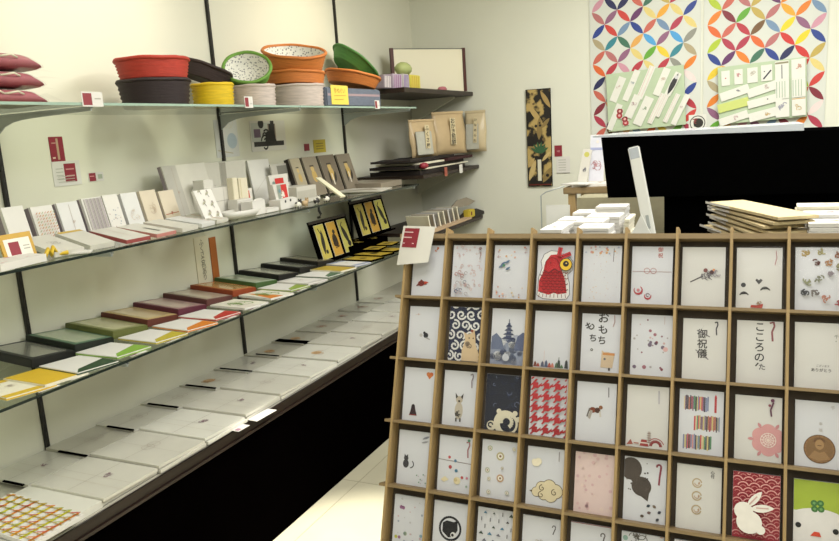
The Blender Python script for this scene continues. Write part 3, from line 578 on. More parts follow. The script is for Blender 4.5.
# bright patterned packet at the near end
def a_check(c):
    rg_ = random.Random(4)
    for i in range(9): c.line([(.05+.112*i, .01), (.05+.112*i, c.a-.01)], .03, ['#d8c420', '#d8a020', '#c8c828', '#c87830', '#d8c020'][i % 5])
    for j in range(6): c.line([(.01, .04+.088*j), (.99, .04+.088*j)], .008, '#b8963c')
    for i in range(9):
        for j in range(6): x, y = .02+i*.112, .03+j*.085; c.line([(x, y), (x+.075, y+.04)], .016, rg_.choice(['#a83a2c', '#c86a30', '#a08a30', '#b04030', '#8f9a30']))
flat(.30, .155, .012, a_check, 'paper').build('patterned_packet', None, (-1.79, 1.188, ZK+.026), (0, R(2), R(-2)), 'white packet with yellow and red checked pattern at near end of counter', 'packet')
flat(.30, .3, .02, None, 'wrapped_f').build('wrapped_envelope', None, (-1.82, 1.20, ZK+.001), (0, 0, 0), 'white wrapped envelope under the yellow checked packet', 'envelope')
for y, x, rz, l in ((2.02, -1.650, 4, ''), (1.868, -1.653, 6, '')):
    pass
flat(.045, .115, .0012, lambda c: c.rect(.3, c.a*.3, .4, c.a*.4, '#e8e6de'), 'paper').build('price_tag', None, (-1.640, 2.06, ZK+.004), (0, 0, R(-3)), 'white tag sticking out over the counter edge', 'tag')
flat(.035, .06, .0012, lambda c: c.rect(.6, .4, .5, .5, '#a87a90'), 'paper').build('price_tag', None, (-1.642, 1.935, ZK+.004), (0, 0, R(-3)), 'small white and purple tag on counter edge', 'tag')
# --- lowest glass shelf: rear row of flat boxes, shingled
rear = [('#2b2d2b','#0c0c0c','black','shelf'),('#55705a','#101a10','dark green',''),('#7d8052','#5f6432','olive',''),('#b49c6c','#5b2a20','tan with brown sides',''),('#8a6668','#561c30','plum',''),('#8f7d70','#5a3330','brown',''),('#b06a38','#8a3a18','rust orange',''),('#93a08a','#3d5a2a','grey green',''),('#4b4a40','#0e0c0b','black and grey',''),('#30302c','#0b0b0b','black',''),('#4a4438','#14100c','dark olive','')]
WT = ['#7d7d74','#a3b096','#b9b78c','#cdb488','#bfa49c','#c4b4a2','#c89a62','#b6bda4','#a8a596','#7a7a72','#8a8270']
for i_, w_ in enumerate(WT): mat('box_window_'+str(i_), w_, .25, noise=.08, nscale=14, coat=.6); MATS[w_] = MATS['box_window_'+str(i_)]
ys = [y_+.075 for y_ in [1.335, 1.49, 1.645, 1.80, 1.955, 2.115, 2.275, 2.43, 2.60, 2.77, 2.93]]
for i, ((top, side, nm, _), y) in enumerate(zip(rear, ys)):
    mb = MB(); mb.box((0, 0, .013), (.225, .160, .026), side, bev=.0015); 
    mb.box((0, 0, .0265), (.215, .150, .001), top); mb.box((0, .0, .0273), (.185, .12, .0008), WT[i])
    mb.build('gift_box', None, (-2.072, y+.082, S3+.016), (R(-6.5), R(5), 0), f'flat {nm} gift box, {ORD[i]} from near end, lowest shelf rear row', 'box', 'flat gift boxes in the rear row on the lowest glass shelf')
# front row of folded packets
def a_fold(col, kind):
    def f(c):
        a = c.a
        if kind == 0: c.poly([(0, 0), (1, 0), (1, a*.42), (.2, a*.2)], col); c.line([(.2, a*.2), (1, a*.42)], .01, '#c8c4b4')
        elif kind == 1: c.poly([(0, 0), (1, 0), (1, a*.16), (0, a*.16)], col); c.poly([(0, a*.86), (1, a*.86), (1, a), (0, a)], col); c.doodle(.5, a*.55, .12, '#b0a090', 3, 6)
        elif kind == 2: c.rect(.5, a*.5, 1, a, '#ddd8c8'); c.poly([(0, 0), (.55, 0), (.3, a)], col); c.doodle(.5, a*.5, .3, '#7a9a50', 5, 14, .03)
        elif kind == 3: c.rect(.5, a*.5, 1, a*.98, col)
        elif kind == 4: c.rect(.5, a*.5, .96, a*.94, '#aa9030'); c.disc(.5, a*.5, .14, '#1c1a18'); c.doodle(.5, a*.5, .15, '#1c1a18', 6, 6, .03)
    return f
front = [(1.30, '#d2ae28', 1, 'yellow edged', 'cream'), (1.40, '#d2ae28', 3, 'plain yellow', 'cream'), (1.51, '#28442a', 0, 'white with dark green corner', 'paper'), (1.655, '#7fa83c', 0, 'white with lime green corner', 'paper'), (1.805, '#b8a832', 0, 'white with mustard corner', 'paper'), (1.955, '#cf7a24', 0, 'white with orange corner', 'paper'), (2.10, '#b22f26', 0, 'white with red corner', 'paper'), (2.27, '#d8d0c4', 2, 'plain pinkish white', 'paper'), (2.44, '#d07a2c', 2, 'orange and green patterned', 'paper'), (2.585, '#8aa040', 0, 'white with pale green corner', 'paper'), (2.72, '#c9c4c0', 1, 'pinkish grey edged', 'paper'), (2.86, '#4f6850', 0, 'white with grey green corner', 'paper'), (3.00, '#b59a3c', 3, 'plain ochre', 'cream'), (3.14, '#9098b0', 1, 'blue grey edged white', 'paper'), (3.28, '#aa9030', 4, 'ochre with black motif', 'black_laminate'), (3.42, '#aa9030', 4, 'ochre and black printed', 'black_laminate'), (3.56, '#aa9030', 4, 'small ochre and black', 'black_laminate')]
for i, (y, col, kind, nm, base) in enumerate(front):
    mb = MB(); w, l, h = .175, .142, .008
    mb.box((0, 0, h/2), (w, l, h), base)
    if kind in (0, 1): mb.box((0, 0, h/2-.001), (w+.001, l+.001, h-.004), col)
    a_fold(col, kind)(Canvas(mb, (w/2, -l/2, h), (0, 1, 0), (-1, 0, 0), l, w/l))
    mb.build('folded_packet', None, (-1.856+.006*(i % 3-1), y+(-.02 if i < 4 else -.005), S3+.006), (R(-3.2), R(1), R(-6+((i*37) % 8))), f'{nm} packet, {ORD[i]} from near end, lowest shelf front row', 'packet', 'folded packets in the front row on the lowest glass shelf')
for i, y in enumerate((1.27, 1.37, 1.47, 1.60, 1.75, 1.90, 2.05, 2.20, 2.37, 2.53, 2.68)):
    mb = flat(.04, .062, .001, lambda c: [c.rect(.5, .36, .8, .55, '#8a3a44')] , 'paper'); mb.build('price_tag', None, (-1.785, y+.05, S3+.0015), (0, 0, R(-8+5*(i % 3))), f'small price tag lying at glass edge, {ORD[i]} from near end of lowest shelf', 'tag', 'price tags along the edge of the lowest glass shelf')
# standing leaflet with orange strip
def stand(name, pxl, pxr, pyt, z, xt, d, m, art, lab, cat, lean=12, group=None, h=None, side=None):
    a = at(pxl, pyt, 'x', xt); b = at(pxr, pyt, 'x', xt); w = b.y-a.y; zt = (a.z+b.z)/2; L = R(lean); hh = h or (zt-z)/math.cos(L)
    mb = card(w, hh, d, art, m)
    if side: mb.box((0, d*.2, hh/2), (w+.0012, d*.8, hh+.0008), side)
    xb = xt+hh*math.sin(L)
    return mb.build(name, None, (xb-d*.5*math.cos(L), (a.y+b.y)/2, z+d*.5*math.sin(L)+.0005), (-L, 0, R(90)), lab, cat, group)
on_wall('paper_leaflet', 193, 238, 207, 291, 'cream', 'tall cream text leaflet against left wall left of orange strip', 'leaflet', lambda c: [c.text(ch, .5, c.a*(.88-.11*i), .34, '#8a8474') for i, ch in enumerate('ふくさ各色あり')], d=.003)
on_wall('paper_strip', 208.5, 238, 215, 290, 'strip_orange' if mat('strip_orange', '#b4662a', .5, noise=.1, nscale=20) else '', 'narrow orange paper strip standing against left wall', 'strip', None, d=.003)
# black stands with three gold cards
def trio(pl, pr, pyl, pyr, xt, lab, wh, up=0):
    a = at(pl, pyl, 'x', xt); b = at(pr, pyr, 'x', xt); w = b.y-a.y; zt = (a.z+b.z)/2; L = R(15); zb = S3+.001+up; h = (zt-zb)/math.cos(L); mb0 = MB()
    mb0.box((0, .006, h/2), (w, .010, h), 'black_laminate', bev=.001); mb0.box((0, -.012, .006), (w, .03, .010), 'black_laminate'); mb0.box((0, .0002, h-.008), (w, .002, .014), 'brown_edge')
    o = mb0.build('card_display_stand', None, (xt+h*math.sin(L), (a.y+b.y)/2, zb+.003), (-L, 0, R(90)), lab, 'display stand')
    for i in range(3):
        cw = w*.235
        def art(c, i=i):
            c.rect(.5, c.a*.5, .97, c.a*.985, ['#c2b054', '#c89a3c', '#c4bc60'][i])
            if i == 0: c.leaf(.35, c.a*.12, .6, c.a*.85, .36, '#201a14'); c.disc(.62, c.a*.2, .13, '#201a14'); c.line([(.3, c.a*.9), (.5, c.a*.7)], .05, '#201a14')
            if i == 1: c.disc(.5, c.a*.45, .27, '#241a12', sy=1.5); c.disc(.58, c.a*.7, .14, '#241a12'); c.doodle(.5, c.a*.3, .25, '#3a2414', 4, 8, .06)
            if i == 2: c.leaf(.25, c.a*.85, .75, c.a*.2, .4, '#201a14'); c.disc(.7, c.a*.25, .2, '#201a14'); c.line([(.2, c.a*.8), (.5, c.a*.92)], .05, '#201a14')
        q = card(cw, h*.80, .003, art, 'cream'); lz = h*.10; ly = -.0035
        q.build('gold_card', None, (o.location.x-ly*math.cos(L)-lz*math.sin(L), o.location.y+(-1+i)*w*.305, o.location.z+lz*math.cos(L)-ly*math.sin(L)*-1), (-L, 0, R(90)), f"{['left','middle','right'][i]} gold card with black animal figure on the {wh} black stand", 'card', 'gold cards on black display stands')
trio(308, 345, 224, 213, -2.06, 'black stand holding three gold cards, nearer of the two', 'nearer')
trio(349, 381, 203, 195, -2.08, 'black stand holding three gold cards, farther of the two', 'farther', .056)
flat(.16, .40, .05, lambda c: [c.doodle(.3+.4*(i % 2), .4+.5*i, .25, '#a89038', 6+i, 12, .05) for i in range(4)], 'black_laminate').build('display_tray', None, (-2.05, 3.60, S3+.001), (0, 0, 0), 'low black tray carrying the farther gold card stand', 'tray')
for i, y_ in enumerate((3.50, 3.66)): flat(.10, .12, .006, lambda c: [c.rect(.5, c.a*.5, .94, c.a*.94, '#aa9030'), c.disc(.5, c.a*.5, .2, '#1c1a18'), c.leaf(.2, .2, .8, .9, .2, '#1c1a18')], 'black_laminate').build('gold_sample', None, (-1.90, y_, S3+.052 if 0 else S3+.024), (0, 0, R(5)), f"small gold card lying before the farther black stand, {['near','far'][i]} one", 'card')
# --- middle glass shelf: upright packets against the wall
def stripes(ms, n=12, t=.012):
    return lambda c: [c.line([(.08+.84*i/n, .04), (.1+.84*i/n, c.a-.04)], t, ms[i % len(ms)]) for i in range(n+1)]
def diag(c):
    for i in range(12):
        for j in range(7): c.line([(.06+.13*j, .06+i*.12), (.15+.13*j, .13+i*.12)], .026, ['#c79a6a', '#a0a888', '#c8a8a0', '#b88a70'][(i+j) % 4])
def vline(c): c.line([(.5, .1), (.55, c.a-.1)], .012, '#a8988a'); c.doodle(.55, c.a*.5, .08, '#b09a8c', 4, 5)
sp = [
 (-2, 23, 208, 'paper', lambda c: c.arc(.5, .7, .12, 0, 360, .01, '#a8a498'), 'white packet with faint ring, leftmost upright on the middle shelf', .03),
 (27, 52, 206, 'paper', diag, 'upright packet with orange and green diagonal dashes on the middle shelf', .02),
 (53, 77, 202, 'card_cream', vline, 'cream upright packet with thin central line on the middle shelf', .02),
 (78, 101, 198, 'paper', stripes(['#9a9490', '#b8b4ae', '#a89aa4'], 14, .03), 'grey vertically striped upright packet on the middle shelf', .025),
 (99, 117, 195, 'paper', lambda c: c.dots(22, ['#a8a8b0', '#b8a8a0', '#909aa8'], 3, (.02, .045), (.1, .1, .9, 1.4)), 'white upright packet with grey speckles on the middle shelf', .025),
 (117, 136, 193, 'card_cream', lambda c: c.doodle(.5, .8, .3, '#c8b8a8', 9, 10), 'cream upright packet with faint scrawl on the middle shelf', .025),
 (136, 155, 191, 'card_beige', lambda c: c.doodle(.5, .9, .3, '#b8a48c', 10, 10), 'beige upright packet right of the faint scrawl packet', .03),
 (155, 173, 190, 'card_beige', lambda c: [c.line([(.05, .5), (.95, .55)], .03, '#a86a50'), c.doodle(.5, .52, .1, '#9a5040', 3, 5, .02)], 'beige upright packet tied with a red cord', .02),
 (161, 178, 167, 'grey_card', vline, 'tall grey upright packet behind the red-corded packet', .02),
 (175, 204, 165, 'grey_pale', None, 'tall pale grey upright packet right of the grey one', .02)]
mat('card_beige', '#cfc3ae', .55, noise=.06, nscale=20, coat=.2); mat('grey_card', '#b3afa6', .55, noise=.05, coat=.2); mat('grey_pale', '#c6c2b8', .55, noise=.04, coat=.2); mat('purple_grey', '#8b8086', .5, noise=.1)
for i, (a, b, t, m, art, lab, d) in enumerate(sp):
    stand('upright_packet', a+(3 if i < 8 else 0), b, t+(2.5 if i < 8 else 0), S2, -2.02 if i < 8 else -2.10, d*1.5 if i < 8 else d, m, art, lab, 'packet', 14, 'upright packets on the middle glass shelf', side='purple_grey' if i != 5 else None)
def motif(c):
    for x, y in ((.3, 1.3), (.65, 1.15), (.3, .8), (.7, .7), (.35, .35), (.75, .25)): c.leaf(x-.12, y-.06, x+.12, y+.07, .1, '#a8a690'); c.disc(x+.05, y+.1, .05, '#9a928a'); c.line([(x, y), (x+.05, y-.15)], .02, '#77726a')
stand('leaning_card', 193, 211, 191, S2, -1.90, .012, 'paper', motif, 'white card with grey leaf motifs leaning at the shelf front', 'card', 22)
# lying boxes at the front of the middle shelf
mat('box_white', '#cdcac0', .45, noise=.03, coat=.2)
def lying(pyx, w, l, h, yaw, art, base, lab, z=S2, rx=0, ry=4, side=None, name='flat_box', cat='box', group=None):
    return flat(w, l, h, art, base, side).build(name, None, (pyx[0], pyx[1], z+.0015+abs(math.sin(R(rx)))*l/2+abs(math.sin(R(ry)))*w/2), (R(rx), R(ry), R(yaw)), lab, cat, group)
lying((-1.885, 1.485), .17, .095, .016, -6, lambda c: c.doodle(.5, .3, .12, '#a8a49c', 4, 6), 'box_white', 'white flat box below the diagonal-dash packet, middle shelf', ry=12)
lying((-1.885, 1.605), .17, .085, .015, -6, lambda c: c.rect(.06, .28, .1, .5, '#c8a848'), 'box_white', 'white flat box with yellow end, middle shelf', ry=12)
lying((-1.815, 1.50), .10, .05, .004, 40, None, 'paper', 'slim white paper slip at edge of the middle shelf', ry=1, name='paper_slip', cat='paper')
lying((-1.865, 1.725), .165, .095, .013, -2, lambda c: c.line([(.1,.3),(.8,.3)], .02, '#c8b8b0'), 'box_white', 'white flat box with dark red sides, middle shelf', ry=10, side='#9a4a48')
lying((-1.865, 1.84), .165, .095, .013, 4, lambda c: c.rect(.62, .3, .4, .08, '#6a6a62'), 'box_white', 'white flat box with pink sides and grey label strip', ry=9, side='#c08078')
lying((-1.865, 1.955), .16, .09, .014, 6, None, 'box_white', 'plain white flat box right of the pink-sided one', ry=9)
lying((-1.875, 2.065), .15, .085, .014, 8, lambda c: c.line([(.1,.5),(.9,.5)], .02, '#c09a80'), 'card_cream', 'cream flat box right of the plain white one, middle shelf', ry=9)
lying((-1.885, 2.165), .14, .075, .014, 6, lambda c: c.line([(.05,.2),(.95,.3)], .03, '#c88a5a'), 'box_white', 'white flat box with orange cord near the leaf-motif card', ry=9)
# near-end yellow framed card
o = stand('yellow_frame_card', -3, 30, 234, S2, -1.86, .006, 'frame_yellow' if mat('frame_yellow', '#c39a34', .45, noise=.1) else '', lambda c: [c.rect(.5, c.a*.5, .8, c.a*.66, '#e4e0d4'), c.rect(.38, c.a*.5, .32, c.a*.44, '#8a2333'), c.rect(.75, c.a*.55, .2, .03, '#a8a498'), c.rect(.75, c.a*.45, .2, .03, '#a8a498')], 'yellow framed sign with maroon square at near end of the middle shelf', 'sign', 14)
lying((-1.81, 1.30), .08, .16, .02, 10, lambda c: c.dots(8, ['#c890a0', '#d8b0b0'], 4, (.04, .08), (.1, .2, .9, 1.8)), 'paper', 'white pouch with pink print at near edge of the middle shelf', ry=2, name='small_pouch', cat='pouch')
mb = MB(); mb.tube([(0, -.03, .012), (0, -.012, .03), (0, 0, .012), (0, .012, .032), (0, .03, .01), (0.02, .05, .01)], .006, 'ribbon' if mat('ribbon', '#cfae2e', .4) else ''); mb.build('yellow_ribbon', None, (-1.80, 1.415, S2+.001), (0,0,R(20)), 'yellow ribbon bow beside the pink-print pouch', 'ribbon')
# stacked white boxes and paper goods in the middle
def block(name, pl, pr, pt, xf, z, dep, m, lab, cat, art=None, extra=None, bev=.0015):
    a = at(pl, pt, 'x', xf); b = at(pr, pt, 'x', xf); w = b.y-a.y; h = (a.z+b.z)/2-z
    mb = MB(); mb.box((0, dep/2, h/2), (w, dep, h), m, bev=bev)
    if art: art(Canvas(mb, (-w/2, 0, 0), (1, 0, 0), (0, 0, 1), w, h/w))
    if extra: extra(mb, w, h, dep)
    return mb.build(name, None, (xf, (a.y+b.y)/2, z+.0005), (0, 0, R(90)), lab, cat), w, h
mat('white_box', '#cfccc4', .5, noise=.03, coat=.15); mat('cream_box', '#d8d0b8', .5, noise=.04, coat=.15)
tie = lambda c: [c.line([(0.01, c.a*.55), (.99, c.a*.55)], .012, '#8f8c86'), c.line([(.5, .01), (.5, c.a-.01)], .012, '#a8a49c')]
block('gift_carton', 196, 219, 163, -2.10, S2, .08, 'grey_pale', 'large pale grey carton with dark cord behind the white bundle', 'carton', lambda c: [c.line([(.01, c.a*.5), (.99, c.a*.5)], .012, '#6a6862'), c.doodle(.7, c.a*.5, .08, '#5a5852', 3, 5, .012)])
block('gift_carton', 219, 245, 161, -2.10, S2, .08, 'grey_pale', 'pale carton with grey vertical band behind the cream tubes', 'carton', lambda c: [c.rect(.12, c.a*.5, .2, c.a*.98, '#9a968c')])
block('tied_bundle', 211, 234, 187, -1.96, S2, .10, 'white_box', 'white bundle tied with thin dark cord, middle shelf', 'bundle', tie)
block('small_carton', 203, 213, 180, -1.995, S2, .055, 'white_box', 'narrow white carton with sketch left of the tied bundle', 'carton', lambda c: c.doodle(.5, c.a*.5, .2, '#8a8880', 5, 8, .03))
block('paper_tube', 232, 237, 178, -1.93, S2, .03, 'cream_box', 'slim cream box, nearer of the pair right of the tied bundle', 'box')
block('paper_tube', 238, 247, 178, -1.94, S2, .035, 'cream_box', 'cream box, farther and wider of the pair right of the tied bundle', 'box', lambda c: c.line([(.2, .05), (.2, c.a-.05)], .05, '#c0b48c'))
block('small_carton', 237, 252, 199, -1.90, S2, .05, 'white_box', 'small squat white carton in front of the cream boxes', 'carton', lambda c: c.line([(.02, c.a*.75), (.98, c.a*.75)], .02, '#a8a49c'))
mb = MB(); mb.lathe([(.0, .0), (.06, 0), (.075, .028), (.07, .028), (.056, .004), (0, .004)], 'white_box', 30, sx=.7, sy=1.6); mb.build('oval_dish', None, (-1.87, 2.36, S2+.001), (0,0,0), 'shallow white oval dish at front of the middle shelf', 'dish')
# cups / gift bags with red
def a_red(c): c.rect(.3, c.a*.5, .35, c.a*.9, '#8f988c'); c.rect(.72, c.a*.5, .5, c.a*.9, '#bf2a26'); c.doodle(.5, c.a*.5, .25, '#dcd8cc', 6, 8, .04); c.disc(.3, c.a*.7, .1, '#6a8a90')
def bag(lab, y, x, z, w, h, art, base='white_box', dep=.03):
    mb = MB(); t = w*1.35
    mb.add([(-w/2, -dep/2, 0), (w/2, -dep/2, 0), (w/2, dep/2, 0), (-w/2, dep/2, 0), (-t/2, -dep*.2, h), (t/2, -dep*.2, h), (t/2, dep*.2, h), (-t/2, dep*.2, h)], [(0,3,2,1),(4,5,6,7),(0,1,5,4),(1,2,6,5),(2,3,7,6),(3,0,4,7)], base)
    nrm = Vector((0, -h, -dep*.3)).normalized(); c = Canvas(mb, (-w/2, -dep/2-.001, .002), (1, 0, 0), Vector((0, dep*.3, h)).normalized(), w, h/w); art(c)
    return mb.build('gift_pouch', None, (x, y, z), (0, 0, R(90)), lab, 'pouch')
bag('flared white gift pouch with red and grey print, front one', 2.66, -1.895, S2+.001, .085, .105, a_red, dep=.04)
bag('white gift pouch with red band standing behind the front one', 2.76, -1.97, S2+.001, .11, .14, lambda c: [c.rect(.5, c.a*.75, .6, c.a*.25, '#bf2a26'), c.disc(.1, c.a*.7, .12, '#7a9088')])
bag('small pouch with red and pink panels left of the flared pouch', 2.50, -1.96, S2+.001, .07, .10, lambda c: [c.rect(.6, c.a*.5, .5, c.a*.8, '#c05a50'), c.rect(.3, c.a*.5, .3, c.a*.9, '#a8a090')])
for i, (a, b, t) in enumerate(((252, 265, 196), (266, 279, 203), (280, 297, 194))):
    def ex(mb, w, h, dep): mb.add([(-w/2, 0, h), (w/2, 0, h), (w*.2, 0, h*1.18), (-w*.2, 0, h*1.18), (-w/2, .004, h), (w/2, .004, h), (w*.2, .004, h*1.18), (-w*.2, .004, h*1.18)], [(0,1,2,3), (7,6,5,4), (0,3,7,4), (1,5,6,2), (3,2,6,7)], 'paper')
    block('card_holder', a, b, t+5, -1.83, S2, .06, 'paper', f"small white open holder at shelf front, {['nearest','middle','farthest'][i]} of three", 'holder', (lambda c: [c.disc(.3, c.a*.8, .05, '#3a3a3a'), c.disc(.6, c.a*.85, .05, '#3a3a3a')]) if i == 2 else None, ex)
stand('leaning_card', 247, 268, 160, S2, -2.12, .01, 'paper', lambda c: c.line([(.1,.4),(.9,.9)], .01, '#c0bcb0'), 'large blank white card leaning on wall above the red pouches', 'card', 8)
stand('leaning_card', 270, 289, 164, S2, -2.08, .008, 'grey_card', lambda c: [c.rect(.6, c.a*.7, .6, c.a*.5, '#77756c'), c.rect(.5, c.a*.3, .8, c.a*.4, '#d8d4c8')], 'grey photo card leaning right of the blank white card', 'card', 8)
# four grey-brown cards with gold figures
mat('taupe', '#8c8272', .5, noise=.1, coat=.15); mat('taupe_dark', '#2a221c', .6, noise=.2)
def a_gold(k):
    def f(c):
        c.rect(.5, c.a*.5, .96, c.a*.97, ['#a0967e', '#857a68', '#6c6152', '#7a7060'][k])
        c.disc(.5, c.a*.5, .17, '#b79a58', sy=1.5); c.disc(.48, c.a*.68, .12, '#bfa468'); c.rect(.48, c.a*.76, .3, .06, '#3c3024')
        if k > 1: c.line([(.5, c.a*.5), (.5, c.a*.2)], .06, '#d8d0c0'); c.leaf(.6, c.a*.25, .75, c.a*.55, .16, '#1f1a16'); c.leaf(.3, c.a*.2, .35, c.a*.6, .12, '#2f2822')
    return f
for k, (a, b, t) in enumerate(((289, 299, 160), (301.5, 315.5, 158.5), (318, 333, 156.5), (336, 349, 155.5))):
    stand('figure_card', a, b, t, S2, -2.06, .03, 'taupe', a_gold(k), f"taupe card with small gold figure, {['nearest and palest','second from near','third from near','farthest'][k]} of four on the middle shelf", 'card', 16, 'taupe figure cards on the middle shelf', side='taupe_dark')
# long cream stick and small animals
p0 = at(318, 178, 'x', -1.98); p1 = at(343, 196, 'x', -1.80); p1.z = S2+.008
d = p1-p0; mb = MB(); L = d.length; mb.box((0, 0, 0), (.03, L, .008), 'fan_cream' if mat('fan_cream', '#e6e0c4', .4) else '', bev=.001)
o = mb.build('folding_fan', None, (p0+p1)/2, (0, 0, 0), 'closed cream folding fan leaning down over the taupe cards', 'fan'); o.rotation_euler = d.to_track_quat('Y', 'Z').to_euler()
def critter(x, y, ms, lab):
    mb = MB()
    def ball(c, r, m, sy=1): mb.lathe([(r*math.sin(math.pi*i/8), -r*math.cos(math.pi*i/8)) for i in range(9)], m, 12, Matrix.Translation(c) @ Matrix.Diagonal((1, sy, 1, 1)))
    ball((0, 0, .013), .013, ms[0], 1.5); ball((0, .017, .024), .009, ms[1]); ball((0, -.012, .02), .006, ms[1])
    for sx in (-1, 1): mb.box((sx*.006, .017, .034), (.004, .004, .006), ms[1])
    for sx in (-1, 1):
        for sy in (-1, 1): mb.tube([(sx*.006, sy*.01, .008), (sx*.006, sy*.01, 0)], .003, ms[1], 6)
    mb.build('animal_figurine', None, (x, y, S2+.001), (0, 0, 0), lab, 'figurine')
mat('fig_white', '#d8d4c8', .4); mat('fig_black', '#26221f', .4); mat('fig_tan', '#b49a74', .4)
for i, (px, ms, l) in enumerate(((298, ('fig_white', 'fig_black'), 'tiny black and white animal figurine, nearest on shelf edge'), (305, ('fig_tan', 'fig_tan'), 'tiny tan animal figurine on the shelf edge'), (317, ('fig_black', 'fig_white'), 'tiny black animal figurine right of the tan one'), (327, ('fig_white', 'fig_black'), 'tiny spotted animal figurine, farthest on shelf edge'))):
    p = at(px, 208-(px-298)*.22, 'z', S2); critter(-1.80, at(px, 205, 'x', -1.80).y, ms, l)
block('white_tray_box', 296, 316, 186, -1.90, S2, .12, 'grey_pale', 'low pale box in front of the taupe cards', 'box', lambda c: c.rect(.5, c.a*.5, .9, c.a*.5, '#b4b0a4'))
lying((-1.90, 3.42), .26, .2, .006, 10, lambda c: c.poly([(.1,.1),(.9,.2),(.6,.6)], '#8a8274'), 'grey_pale', 'thin grey sheet lying at the far end of the middle shelf', ry=1, name='paper_sheet', cat='paper')
lying((-1.98, 3.66), .26, .26, .03, 0, lambda c: c.doodle(.5, .5, .2, '#5a4a3a', 4, 6), 'taupe', 'flat taupe box at the far end of the middle shelf', ry=1)
# hook under the middle shelf
mb = MB(); mb.tube([(0,0,.0),(0,0,-.02),(.008,0,-.035),(.002,0,-.05),(-.01,0,-.052)], .006, 'upright_black'); mb.build('hook', None, (-1.79, 2.80, S2-.0095), (0,0,0), 'small black hook hanging under the middle glass shelf', 'hook')
# ------------------------------------------------------------------ top shelf: woven paper baskets
def cam_dist(px, py, x):
    p = at(px, py, 'x', x); return p
def basket(pl, pr, pyt, zb, x, m, lab, inner=None, tilt=(0, 0, 0), sxy=(1, 1), hgt=None, flare=1.12, name='woven_bowl', rim=None, dz=0, fold=0):
    pm = (pl+pr)/2; c0 = at(pm, pyt, 'x', x); dirv = (c0-Vector((0,0,EYE))); D = dirv.length; th = dirv.normalized().dot(FW); r = (pr-pl)/2*D*th*th/F
    h = hgt or (EYE+(c0.z-EYE)*(D-r*.8)/D-zb); h = max(h, .03); mb = MB(); mats = rim or m; n = 6
    prof = [(0, .002), (r/flare*.96, 0)]
    for i in range(n+1):
        t = i/n; rr = r/flare+(r-r/flare)*t; prof += [(rr, h*t), (rr+.0055, h*(t+.5/n))] if i < n else [(rr, h)]
    mb.lathe(prof, m, 44, sx=sxy[0], sy=sxy[1])
    mb.tube([(r*sxy[0]*math.cos(a*math.pi/22), r*sxy[1]*math.sin(a*math.pi/22), h+.001*math.sin(a*.9)) for a in range(44)], .0075, mats, 6, closed=True)
    mi = inner or m; q = [(r-.006, h-.002), (r/flare-.006, .008), (0, .007)]; mb.lathe(q, mi, 44, sx=sxy[0], sy=sxy[1])
    return mb.build(name, None, (c0.x, c0.y, zb+.001+dz), tilt, lab, 'bowl'), r, h
def weave(name, col, dark=.25):
    m = mat(name, col, .65, noise=dark, nscale=22, bump=.5, stretch=(1, 1, 9)); return m
for n_, c_ in (('weave_red', '#b23524'), ('weave_black', '#241417'), ('weave_yellow', '#e2bf10'), ('weave_white', '#cfc0b6'), ('weave_orange', '#cf7a34'), ('weave_green', '#6c9a3c'), ('weave_dkgreen', '#3f7a34'), ('weave_blue', '#6a7282'), ('weave_brown', '#2c1c1a')): weave(n_, c_)
# speckled lining
m = mat('lining', '#d9d6c8', .7, noise=.1); nt = m.node_tree; v = nt.nodes.new('ShaderNodeTexVoronoi'); v.inputs['Scale'].default_value = 95; r_ = nt.nodes.new('ShaderNodeValToRGB'); r_.color_ramp.elements[0].color = lin('#77777a'); r_.color_ramp.elements[0].position = .25; r_.color_ramp.elements[1].color = lin('#dcdad0'); r_.color_ramp.elements[1].position = .42
tc = nt.nodes.new('ShaderNodeTexCoord'); nt.links.new(tc.outputs['Object'], v.inputs['Vector']); nt.links.new(v.outputs['Distance'], r_.inputs[0]); nt.links.new(r_.outputs[0], nt.nodes['Principled BSDF'].inputs['Base Color'])
o, r, h = basket(116, 191, 80, S1, -1.97, 'weave_black', 'black woven bowl under the red one on the top glass shelf')
basket(113, 190, 58, S1+h+.006, -1.97, 'weave_red', 'red woven bowl stacked on the black bowl')
o, r, h2 = basket(191, 233, 84.5, S1, -1.93, 'weave_yellow', 'small yellow woven bowl on the top glass shelf', flare=1.05)
o, r, _ = basket(172, 229, 70, S1+h2+.0, -2.07, 'weave_brown', 'dark brown woven bowl tipped on its side behind the yellow bowl', tilt=(R(-15), R(15), 0), hgt=.055, dz=.035)
o, r, h3 = basket(232, 275, 86, S1, -1.93, 'weave_white', 'whitish woven bowl right of the yellow bowl', flare=1.04)
basket(223, 272, 71, S1+h3, -1.97, 'weave_green', 'green woven bowl with speckled lining tipped forward', 'lining', tilt=(R(34), R(30), 0), hgt=.045, dz=.05, flare=1.15)
o, r, h4 = basket(270, 324, 85.5, S1, -1.93, 'weave_white', 'whitish woven bowl under the orange bowls', flare=1.04)
o, r, h5 = basket(262, 325, 72.5, S1+h4+.006, -1.95, 'weave_orange', 'lower orange woven bowl of the stacked pair', tilt=(R(-3), 0, 0), flare=1.08)
basket(260, 326, 54, S1+h4+h5+.008, -1.95, 'weave_orange', 'upper orange woven bowl with speckled lining', 'lining', tilt=(R(12), R(14), 0), flare=1.16, dz=.024)
a = at(325, 87, 'x', -1.86); b = at(380, 87, 'x', -1.86)
bb, bw, bh = block('fabric_box', 326, 380, 88.5, -1.80, S1, .2, 'weave_blue', 'blue grey rectangular woven box at far end of top shelf', 'box', lambda c: [c.line([(.02, c.a*.62), (.98, c.a*.66)], .02, '#a08a90')], bev=.006)
nt_ = at(331, 92, 'x', -1.798); n2 = at(349, 106, 'x', -1.798)
